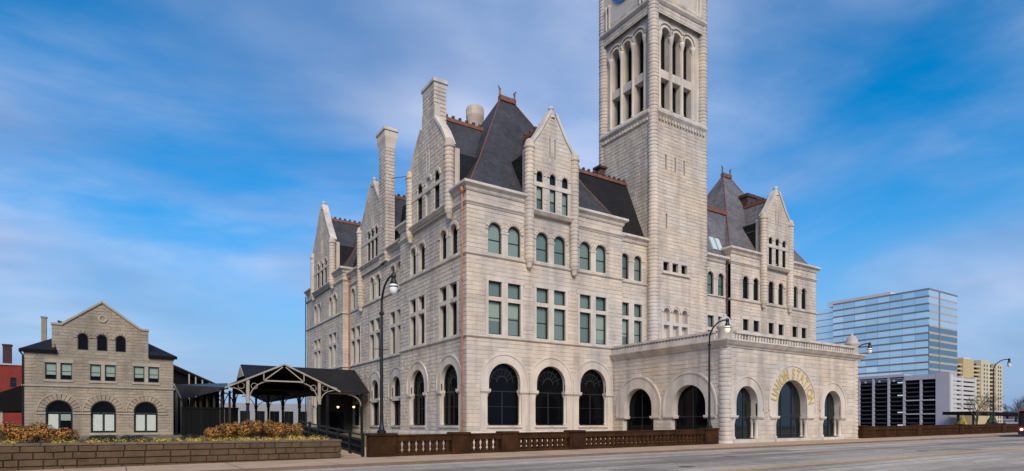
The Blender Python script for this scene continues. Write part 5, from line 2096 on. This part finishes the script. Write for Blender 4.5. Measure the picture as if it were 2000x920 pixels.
def path_railing():
    R = thing('metal_railing', (11.9, 34, gz(12)), 'black metal railing with flat rails leading back from the brown end pier', 'railing')
    n = 7
    ya, yb = 33.9, 47.5
    zb = lambda y: -0.25 + (y - 33.9) * 0.062
    for k in range(n):
        y = ya + (yb - ya) * k / (n - 1)
        m = MB(); m.box(11.82, 11.98, y - 0.08, y + 0.08, zb(y) - 0.1, zb(y) + 1.42); m.build('post', 'iron', R)
    for d in (0.2, 0.62, 1.0, 1.3):
        m = MB(); m.beam((11.9, ya, zb(ya) + d), (11.9, yb, zb(yb) + d), 0.06, 0.14 if d < 1.2 else 0.09); m.build('rail', 'iron', R)
    for k in range(n - 1):
        y0_, y1_ = ya + (yb - ya) * k / (n - 1) + 0.1, ya + (yb - ya) * (k + 1) / (n - 1) - 0.1
        m = MB()
        m.add([(11.93, y0_, zb(y0_) + 0.1), (11.93, y1_, zb(y1_) + 0.1), (11.93, y1_, zb(y1_) + 0.95), (11.93, y0_, zb(y0_) + 0.95),
               (11.96, y0_, zb(y0_) + 0.1), (11.96, y1_, zb(y1_) + 0.1), (11.96, y1_, zb(y1_) + 0.95), (11.96, y0_, zb(y0_) + 0.95)],
              [(0, 1, 2, 3), (7, 6, 5, 4), (0, 4, 5, 1), (1, 5, 6, 2), (2, 6, 7, 3), (3, 7, 4, 0)])
        m.build('panel', 'black_paint', R)


path_railing()

# ================================================================== balustrades along the viaduct
BM = {}


def balustrade(name, x0, piers, x1, label, spacing=0.43, y=33.3):
    B = thing(name, (x0, y, gz(x0)), label, 'balustrade')
    if 'b' not in BM:
        b = MB()
        b.lathe([(0.19, 0), (0.19, 0.09), (0.13, 0.14), (0.175, 0.23), (0.185, 0.3), (0.15, 0.46), (0.14, 0.52), (0.18, 0.57), (0.19, 0.66)], 0, 0, 0, 10)
        BM['b'] = b.mesh('baluster', (0, 0, 0), 'brown_concrete', True)

    def seg(a, b):
        za, zb = gz(a), gz(b)
        for z0, z1, w, nm in ((-0.2, 0.2, 0.40, 'base_rail'), (0.86, 1.16, 0.42, 'top_rail'), (1.16, 1.25, 0.52, 'coping')):
            m = MB()
            m.add([(a, y - w / 2, za + z0), (b, y - w / 2, zb + z0), (b, y + w / 2, zb + z0), (a, y + w / 2, za + z0), (a, y - w / 2, za + z1), (b, y - w / 2, zb + z1), (b, y + w / 2, zb + z1), (a, y + w / 2, za + z1)],
                  [(0, 3, 2, 1), (4, 5, 6, 7), (0, 1, 5, 4), (1, 2, 6, 5), (2, 3, 7, 6), (3, 0, 4, 7)])
            m.build(nm, 'brown_concrete', B)
        n = max(1, int((b - a) / spacing))
        for k in range(n):
            x = a + (b - a) * (k + 0.5) / n
            inst('baluster', BM['b'], B, (x, y, gz(x) + 0.2))
    prev = None
    for a, b in piers:
        if prev is not None and a - prev > 0.3:
            seg(prev, a)
        m = MB()
        z = gz((a + b) / 2)
        big = (b - a) > 1.4
        m.bevel_box(a, b, y - 0.33, y + 0.33, z - 0.2, z + 1.2, 0.03)
        m.build('pier', 'brown_concrete', B)
        m = MB(); m.bevel_box(a - 0.06, b + 0.06, y - 0.40, y + 0.40, z + 1.2, z + 1.35, 0.04); m.build('pier_cap', 'brown_concrete', B)
        m = MB(); m.box(a + 0.18, b - 0.18, y - 0.36, y - 0.325, z + 0.15, z + 1.02); m.build('pier_panel', 'brown_concrete', B)
        prev = b
    if x1 - prev > 0.3:
        seg(prev, x1)
    return B


balustrade('stone_balustrade', 11.95, [(12.0, 13.6), (17.2, 18.4), (20.75, 22.0), (26.3, 27.6), (40.4, 42.0)], 42.0,
           'dark brown balustrade with piers in front of the station, left of the porch')
balustrade('stone_balustrade', 65.0, [(65.0, 65.7), (76.8, 77.9), (88.0, 89.1), (101.2, 102.3)], 114.0,
           'dark brown balustrade running away to the right of the porch')


# ================================================================== street lamps
def street_lamp(x, y, zb, label, lit=False):
    L = thing('street_lamp', (x, y, zb), label, 'street lamp', 'street lamps on the viaduct')
    top = zb + 7.9
    m = MB()
    m.lathe([(0.26, -0.1), (0.26, 0.12), (0.18, 0.2), (0.13, 0.45), (0.105, 0.6), (0.085, 5.2), (0.075, 6.9)], x, y, zb, 12)
    p = m.build('pole', 'iron', L, smooth=False)
    m = MB()
    m.lathe([(0.09, 0), (0.14, 0.04), (0.14, 0.16), (0.09, 0.2)], x, y, zb + 6.75, 12)
    m.build('collar', 'iron', L)
    m = MB(); m.tube([(x - 0.45, y, zb + 4.8), (x + 0.45, y, zb + 4.8)], 0.022, 6); m.build('cross_bar', 'iron', L)
    m = MB()
    pts = [(x, y, zb + 6.8)]
    R = 1.45
    for k in range(1, 11):
        t = k / 10 * PI * 0.56
        pts.append((x, y - R * (1 - math.cos(t)), zb + 7.25 + R * math.sin(t) * 1.0))
    m.tube(pts, [0.07] * 4 + [0.06] * 7, 8)
    m.build('arm', 'iron', L)
    ex, ey, ez = pts[-1]
    m = MB()
    m.lathe([(0.05, 0.14), (0.13, 0.08), (0.15, -0.05), (0.12, -0.18), (0.19, -0.40), (0.22, -0.46), (0.20, -0.5)], ex, ey - 0.05, ez, 12)
    m.build('lamp_head', 'iron', L)
    m = MB()
    m.lathe([(0.19, -0.5), (0.22, -0.6)], ex, ey - 0.05, ez, 12)
    m.lathe([(0.22, -0.6), (0.25, -0.62), (0.25, -0.66), (0.22, -0.68)], ex, ey - 0.05, ez, 12)
    m.build('ring', 'iron', L)
    m = MB()
    m.lathe([(0.2, -0.5), (0.225, -0.62), (0.23, -0.76), (0.19, -0.92), (0.1, -1.03), (0.0, -1.06)], ex, ey - 0.05, ez, 14, cap=False)
    m.build('globe', 'lit_globe' if lit else 'globe', L, smooth=True)


street_lamp(12.8, 33.3, gz(12.8) + 1.35, 'black curved-arm lamp on the brown end pier, nearest and leftmost')
street_lamp(41.2, 33.3, gz(41.2) + 1.35, 'black curved-arm lamp in front of the porch corner', True)
street_lamp(65.9, 34.6, gz(66) + 1.2, 'black curved-arm lamp just beyond the right end of the porch')
street_lamp(101.75, 34.2, gz(101) + 1.35, 'black curved-arm lamp farthest right in front of the tan apartment tower')


# ================================================================== buildings to the right
def office_tower():
    B = thing('office_tower', (403, 167, -2), 'tall blue glass office tower with horizontal bands above the parking garage', 'building')
    x0, x1, y0, y1 = 403.0, 441.5, 167.0, 224.5
    zb, zt, n = 30.0, 82.0, 12
    m = MB(); m.box(x0 + 1.2, x1 - 1.2, y0 + 1.2, y1 - 1.2, -2, zt - 1); m.build('core', 'concrete_dark', B)
    fh = (zt - zb) / n
    zc = zt
    for k in range(n):
        z0 = zb + fh * k; z1 = z0 + fh
        # facade facing the station side: one glazed panel per bay
        bays = 8
        for q in range(bays):
            ya = y0 + 0.4 + (y1 - y0 - 0.4) * q / bays; yb = y0 + 0.4 + (y1 - y0 - 0.4) * (q + 1) / bays
            g = MB(); g.box(x0 + 0.1, x0 + 0.6, ya + 0.06, yb - 0.06, z0 + 1.0, z1)
            g.build('window_band', 'curtain_blue', B)
        for a, b in ((x0 + 0.5, x0 + 13.2), (x0 + 14.4, x1)):
            g = MB(); g.box(a, b, y0 + 0.1, y0 + 0.6, z0 + (0.95 if k > 6 else 1.3), z1)
            g.build('window_band', 'curtain_blue' if k > 6 else 'curtain_deep', B)
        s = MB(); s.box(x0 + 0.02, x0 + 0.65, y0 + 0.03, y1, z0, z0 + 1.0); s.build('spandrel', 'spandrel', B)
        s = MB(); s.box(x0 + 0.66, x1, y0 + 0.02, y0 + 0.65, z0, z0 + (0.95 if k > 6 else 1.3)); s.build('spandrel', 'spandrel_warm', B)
    s = MB(); s.box(x0 + 13.2, x0 + 14.4, y0 - 0.1, y0 + 0.8, zb, zt + 0.4); s.build('fin', 'spandrel', B)
    s = MB(); s.box(x0 - 0.1, x1 + 0.1, y0 - 0.1, y1, zt, zt + 0.9); s.build('parapet', 'spandrel', B)
    s = MB(); s.box(x0 + 8, x1 - 6, y0 + 25, y1 + 8, zt + 0.9, zt + 4.2); s.build('roof_plant', 'concrete_light', B)
    # lighter wing set back at the far end
    g = MB(); g.box(x0 + 2.5, x1 - 2, y1, y1 + 26, 0, zt - 1.2); w = g.build('wing', 'curtain_blue', B)
    for k in range(n):
        s = MB(); s.box(x0 + 2.35, x0 + 2.48, y1 + 0.2, y1 + 26, zb + fh * k, zb + fh * k + 0.35); s.build('floor_line', 'curtain_deep', w)
    # recessed lobby storey under the glass
    for q in range(7):
        y = y0 + 2 + 8.5 * q
        s = MB(); s.box(x0 + 0.2, x0 + 1.1, y, y + 1.0, 24, zb); s.build('column', 'concrete_light', B)
    s = MB(); s.box(x0 + 1.0, x1 - 1, y0 + 1, y1 - 1, 20, zb); s.build('lobby_glass', 'curtain_deep', B)


def garage():
    G = thing('parking_garage', (344.5, 134, -2), 'grey parking garage with open dark decks below the glass tower', 'building')
    x0, y0 = 344.5, 133.6
    x1, y1 = 374.5, 205.0
    lev = [0.6, 3.1, 5.4, 7.6, 11.3, 13.6, 15.85, 18.35, 20.85, 23.35]
    lev = [0.4 + 2.26 * k for k in range(11)]
    m = MB(); m.box(x0 + 7, x1 - 2, y0 + 6.3, y1, -2, 25.2); m.build('inner_wall', 'concrete_dark', G)
    for k, z in enumerate(lev):
        s = MB(); s.box(x0 + 0.3, x0 + 8, y0 + 6.1, y1, z, z + 0.55); s.build('deck', 'garage_slab', G)
    for y in (146.5, 154.4, 162.0, 169.8, 177.4, 185.5, 194, 202):
        s = MB(); s.box(x0, x0 + 1.0, y - 0.5, y + 0.5, -2, 25.6 if y < 156 else 27.0); s.build('column', 'concrete', G)
    for y0_, z in ((141.0, 14.2), (141.0, 7.2)):
        s = MB(); s.box(x0 - 0.1, x0 + 0.25, 139.8, 154.0, z, z + 0.6); s.build('beam', 'concrete', G)
    s = MB(); s.box(x0 - 0.2, x0 + 8, y0 + 0.02, 139.7, -2, 28.0); s.build('stair_wall', 'concrete', G)
    s = MB(); s.box(x0 - 0.15, x0 + 8, 139.7, 154.2, 25.0, 27.4); s.build('fascia', 'concrete', G)
    s = MB(); s.box(x0 - 0.1, x0 + 8, 154.2, y1, 27.0, 28.4); s.build('fascia', 'concrete', G)
    for k in range(11):
        if k in (1, 2, 4, 5, 6, 8, 9):
            continue
        z = lev[k] + 1.1
        s = MB(); s.box(x0 + 5.9, x0 + 6.1, 157.6, 160.2, z, z + 0.55); s.build('deck_light', 'garage_light', G)
    # end facing the street with pale bands
    s = MB(); s.box(x0 + 0.5, x1, y0 + 1.0, y0 + 1.6, 8.2, 26.0); s.build('end_wall', 'garage_slab', G)
    for k in range(8):
        z = 8.3 + 2.26 * k
        s = MB(); s.box(x0 + 3.0, x1 - 1.2, y0 - 0.1, y0 + 1.2, z, z + 1.45); s.build('band', 'concrete_light', G)
    for a, b in ((x0 + 0.2, x0 + 3.0), (x0 + 13.0, x0 + 14.6), (x1 - 1.2, x1 + 0.6)):
        s = MB(); s.box(a, b, y0 - 0.3, y0 + 1.3, 8.0, 26.6); s.build('pilaster', 'concrete_light', G)
    c = thing('parking_canopy', (385, 120, -2), 'flat black canopy over parked cars at the foot of the garage', 'canopy')
    s = MB(); s.box(330, 420, 118, 131, 6.6, 8.1); s.build('roof', 'black_paint', c)
    for x in (332, 352, 372, 392, 412):
        s = MB(); s.box(x, x + 0.8, 119, 119.8, -2, 6.6); s.build('post', 'iron', c)


def tan_tower():
    B = thing('apartment_tower', (532, 200, -2), 'tan concrete apartment tower behind the parking garage', 'building')
    y = 200.0
    secs = [(528, 538.5, 49.0, 'concrete_dark', 1.2), (538.5, 557.5, 52.4, 'tan_wall', 0.0), (557.5, 571, 50.5, 'concrete_dark', 1.6), (571, 588, 53.2, 'tan_pale', 0.0),
            (588, 600, 50.8, 'concrete_dark', 1.6), (600, 614, 51.8, 'tan_pale', 0.0)]
    for a, b, z, mt, rec in secs:
        m = MB(); m.box(a, b, y + rec * 2, y + 22, -2, z); s = m.build('bay', mt, B)
        if mt == 'concrete_dark':
            for k in range(15):
                q = MB(); q.box(a, b, y + 0.6, y + rec * 2, 3 + 3.15 * k, 4.1 + 3.15 * k); q.build('balcony', 'tan_pale' if k % 1 == 0 else 'tan_wall', s)
        elif mt == 'tan_pale':
            for k in range(15):
                for u in (0.3, 0.62):
                    q = MB(); xx = a + (b - a) * u; q.box(xx, xx + 2.0, y - 0.1, y + 0.2, 4.2 + 3.15 * k, 5.9 + 3.15 * k); q.build('window', 'pane_dark', s)
    m = MB(); m.box(545, 556, y + 2, y + 12, 52.4, 54.0); m.build('roof_plant', 'concrete_light', B)
    m = MB(); m.box(497, 519, 178, 198, -2, 18.5); m.build('annex', 'tan_wall', B)


office_tower(); garage(); tan_tower()


def bus():
    # seen nearly head on at the right edge, in the lane by the pavement
    x, y0, y1 = 84.3, 23.6, 26.1
    z = gz(x) - 0.13
    B = thing('city_bus', (x, (y0 + y1) / 2, z), 'red bus with dark windscreen at the right edge of the street', 'bus')
    L = 11.0
    m = MB(); m.bevel_box(x, x + L, y0, y1, z + 0.35, z + 3.0, 0.12); b = m.build('body', 'bus_red', B)
    m = MB()
    m.add([(x - 0.03, y0 + 0.12, z + 1.2), (x - 0.03, y1 - 0.06, z + 1.2), (x - 0.02, y1 - 0.08, z + 2.62), (x - 0.02, y0 + 0.12, z + 2.62)], [(0, 1, 2, 3)])
    m.build('windscreen', 'pane_dark', B)
    for a in range(5):
        m = MB(); m.box(x + 0.9 + a * 1.95, x + 2.6 + a * 1.95, y1 - 0.02, y1 + 0.02, z + 1.4, z + 2.5); m.build('window', 'pane_dark', B)
        m = MB(); m.box(x + 0.9 + a * 1.95, x + 2.6 + a * 1.95, y0 - 0.02, y0 + 0.02, z + 1.4, z + 2.5); m.build('window', 'pane_dark', B)
    m = MB(); m.box(x - 0.04, x + 0.05, y0 + 0.15, y1 - 0.15, z + 2.65, z + 2.92); m.build('destination_box', 'pane_black', B)
    m = MB(); m.box(x - 0.08, x + 0.2, y0 + 0.05, y1 - 0.05, z + 0.32, z + 0.62); m.build('bumper', 'rubber', B)
    for y in (y0 + 0.35, y1 - 0.35):
        m = MB(); m.prism([(y + 0.14 * math.cos(2 * PI * k / 12), z + 0.88 + 0.12 * math.sin(2 * PI * k / 12)) for k in range(12)], x - 0.03, x + 0.05, lambda p, q, t: (t, p, q)); m.build('headlight', 'headlight', B)
    for xx in (x + 2.3, x + 8.2):
        for y in (y0 + 0.02, y1 - 0.3):
            m = MB(); m.prism([(xx + 0.48 * math.cos(2 * PI * k / 16), z + 0.48 + 0.48 * math.sin(2 * PI * k / 16)) for k in range(16)], y, y + 0.28, lambda p, q, t: (p, t, q)); w = m.build('wheel', 'rubber', B)
            m = MB(); m.prism([(xx + 0.26 * math.cos(2 * PI * k / 12), z + 0.48 + 0.26 * math.sin(2 * PI * k / 12)) for k in range(12)], y - 0.01, y + 0.29, lambda p, q, t: (p, t, q)); m.build('rim', 'concrete', w)
    for y in (y0 - 0.1, y1 + 0.1):
        m = MB(); m.box(x - 0.25, x - 0.05, y - 0.1, y + 0.1, z + 1.7, z + 2.3); m.build('mirror', 'rubber', B)


bus()


def bare_tree(x, y, z, h, label, group, seed, depth=5, mat='twig', spread=0.55):
    T = thing('bare_tree', (x, y, z), label, 'tree', group)
    R = random.Random(seed)
    tr, cr = MB(), MB()

    def grow(p, d, L, r, lv):
        q = p + d * L
        (tr if lv < 2 else cr).tube([p, p + d * L * 0.5 + Vector((R.uniform(-1, 1), R.uniform(-1, 1), 0)) * L * 0.05, q], [r, r * 0.8, r * 0.62], 5 if lv < 2 else 3)
        if lv >= depth:
            return
        for k in range(R.choice((2, 3, 3))):
            nd = (d + Vector((R.uniform(-1, 1), R.uniform(-1, 1), R.uniform(-0.35, 0.6))) * spread * 1.15).normalized()
            grow(p + d * L * R.uniform(0.65, 1.0), nd, L * R.uniform(0.62, 0.84), r * 0.6, lv + 1)
    grow(Vector((x, y, z)), Vector((R.uniform(-0.06, 0.06), R.uniform(-0.06, 0.06), 1)).normalized(), h * 0.28, h * 0.022, 0)
    tr.build('trunk', 'bark', T)
    tag(cr.build('crown', mat, T), kind='stuff')


def right_scrub():
    m = MB()
    n = 36
    vs_ = []
    for i in range(n + 1):
        for j in range(11):
            x = 600 + 900 * i / n; y = 160 + 34 * j
            t = min(1, max(0, (x - 640) / 120)) * min(1, j / 3)
            vs_.append((x, y, -2 + 17 * t + 2.5 * math.sin(i * 1.3 + j * 0.8)))
    m.add(vs_, [(i * 11 + j, (i + 1) * 11 + j, (i + 1) * 11 + j + 1, i * 11 + j + 1) for i in range(n) for j in range(10)])
    tag(m.build('hill', 'wood_far', smooth=True), kind='structure')
    spots = [(655, 205, 22), (668, 208, 26), (684, 211, 24), (690, 218, 28), (700, 214, 26), (712, 222, 30), (722, 219, 27), (735, 226, 31), (745, 222, 28), (676, 202, 20), (702, 208, 22), (730, 212, 24)]
    place = ['nearest the tan tower', 'second from the tan tower', 'third from the tan tower', 'fourth from the tan tower', 'fifth from the tan tower', 'sixth from the tan tower', 'seventh from the tan tower', 'eighth from the tan tower', 'at the far right edge', 'low in front on the left', 'low in front in the middle', 'low in front on the right']
    for i, (x, y, h) in enumerate(spots):
        zg = -2 + 17 * min(1, max(0, (x - 640) / 120)) * min(1, (y - 160) / 102)
        bare_tree(x, y, zg - 1, h, 'bare winter tree on the wooded hill, %s' % place[i], 'bare trees on the hill', 40 + i, 6, 'wood_far', 0.62)
    bare_tree(238, 84.5, -2, 19, 'bare street tree in front of the tan apartment tower', 'bare trees by the street', 5, 6)
    bare_tree(246, 83, -2, 16, 'smaller bare street tree right of the first one', 'bare trees by the street', 9, 6)


right_scrub()


def evergreen(x, y, z, r, h, label, mat):
    T = thing('evergreen_shrub', (x, y, z), label, 'shrub', 'green shrubs by the garage')
    m = MB(); m.tube([(x, y, z), (x, y, z + h * 0.8)], [0.2, 0.05], 6); m.build('trunk', 'bark', T)
    A = MB()
    for k in range(1500):
        t = rnd.random() ** 0.7
        a = rnd.uniform(0, 2 * PI); q = (1 - t) ** 0.75 * r * rnd.uniform(0.55, 1.05)
        leaf(A, (x + q * math.cos(a), y + q * math.sin(a), z + 0.2 + h * t), (math.cos(a), math.sin(a), 0.6), r * 0.11)
    tag(A.build('crown', mat, T, recalc=False), kind='stuff')


evergreen(203, 75.5, -2, 2.6, 6.2, 'yellow green shrub behind the balustrade below the garage wall', 'leaf_yellow')
evergreen(225, 76.0, -2, 3.2, 6.6, 'dark green cone-shaped shrub right of the yellow green one', 'leaf_green')


def parked_car(x, y, label, mat):
    z = -1.9
    K = thing('parked_car', (x, y, z), label, 'car', 'cars parked by the garage')
    m = MB(); m.prism([(0, 0.35), (4.4, 0.35), (4.5, 0.8), (3.4, 0.95), (2.8, 1.45), (1.2, 1.45), (0.5, 0.95), (-0.1, 0.85)], 0, 1.75, lambda p, q, t: (x + p, y + t, z + q)); m.build('body', mat, K)
    m = MB(); m.prism([(2.72, 1.38), (1.28, 1.38), (0.75, 1.0), (3.15, 1.0)], -0.01, 1.76, lambda p, q, t: (x + p, y + t, z + q)); m.build('window', 'pane_dark', K)
    for xx in (0.85, 3.5):
        for yy in (-0.03, 1.56):
            m = MB(); m.prism([(xx + 0.33 * math.cos(2 * PI * k / 12), 0.33 + 0.33 * math.sin(2 * PI * k / 12)) for k in range(12)], yy, yy + 0.22, lambda p, q, t: (x + p, y + t, z + q)); m.build('wheel', 'rubber', K)


parked_car(262, 93, 'red car parked below the flat black canopy', 'bus_red')
parked_car(272, 91, 'dark car parked right of the red one', 'car_paint')
W_ = thing('low_white_building', (300, 98, -2), 'low white building beyond the balustrade near the red bus', 'building')
m = MB(); m.box(285, 330, 84.5, 92, -2, 3.6); m.build('wall', 'white_stone_far', W_)
m = MB(); m.box(284.5, 330.5, 84, 92.5, 3.6, 4.1); m.build('roof', 'concrete', W_)
for k in range(8):
    m = MB(); m.box(287 + 5 * k, 289 + 5 * k, 84.3, 84.52, 0.5, 2.4); m.build('window', 'pane_dark', W_)
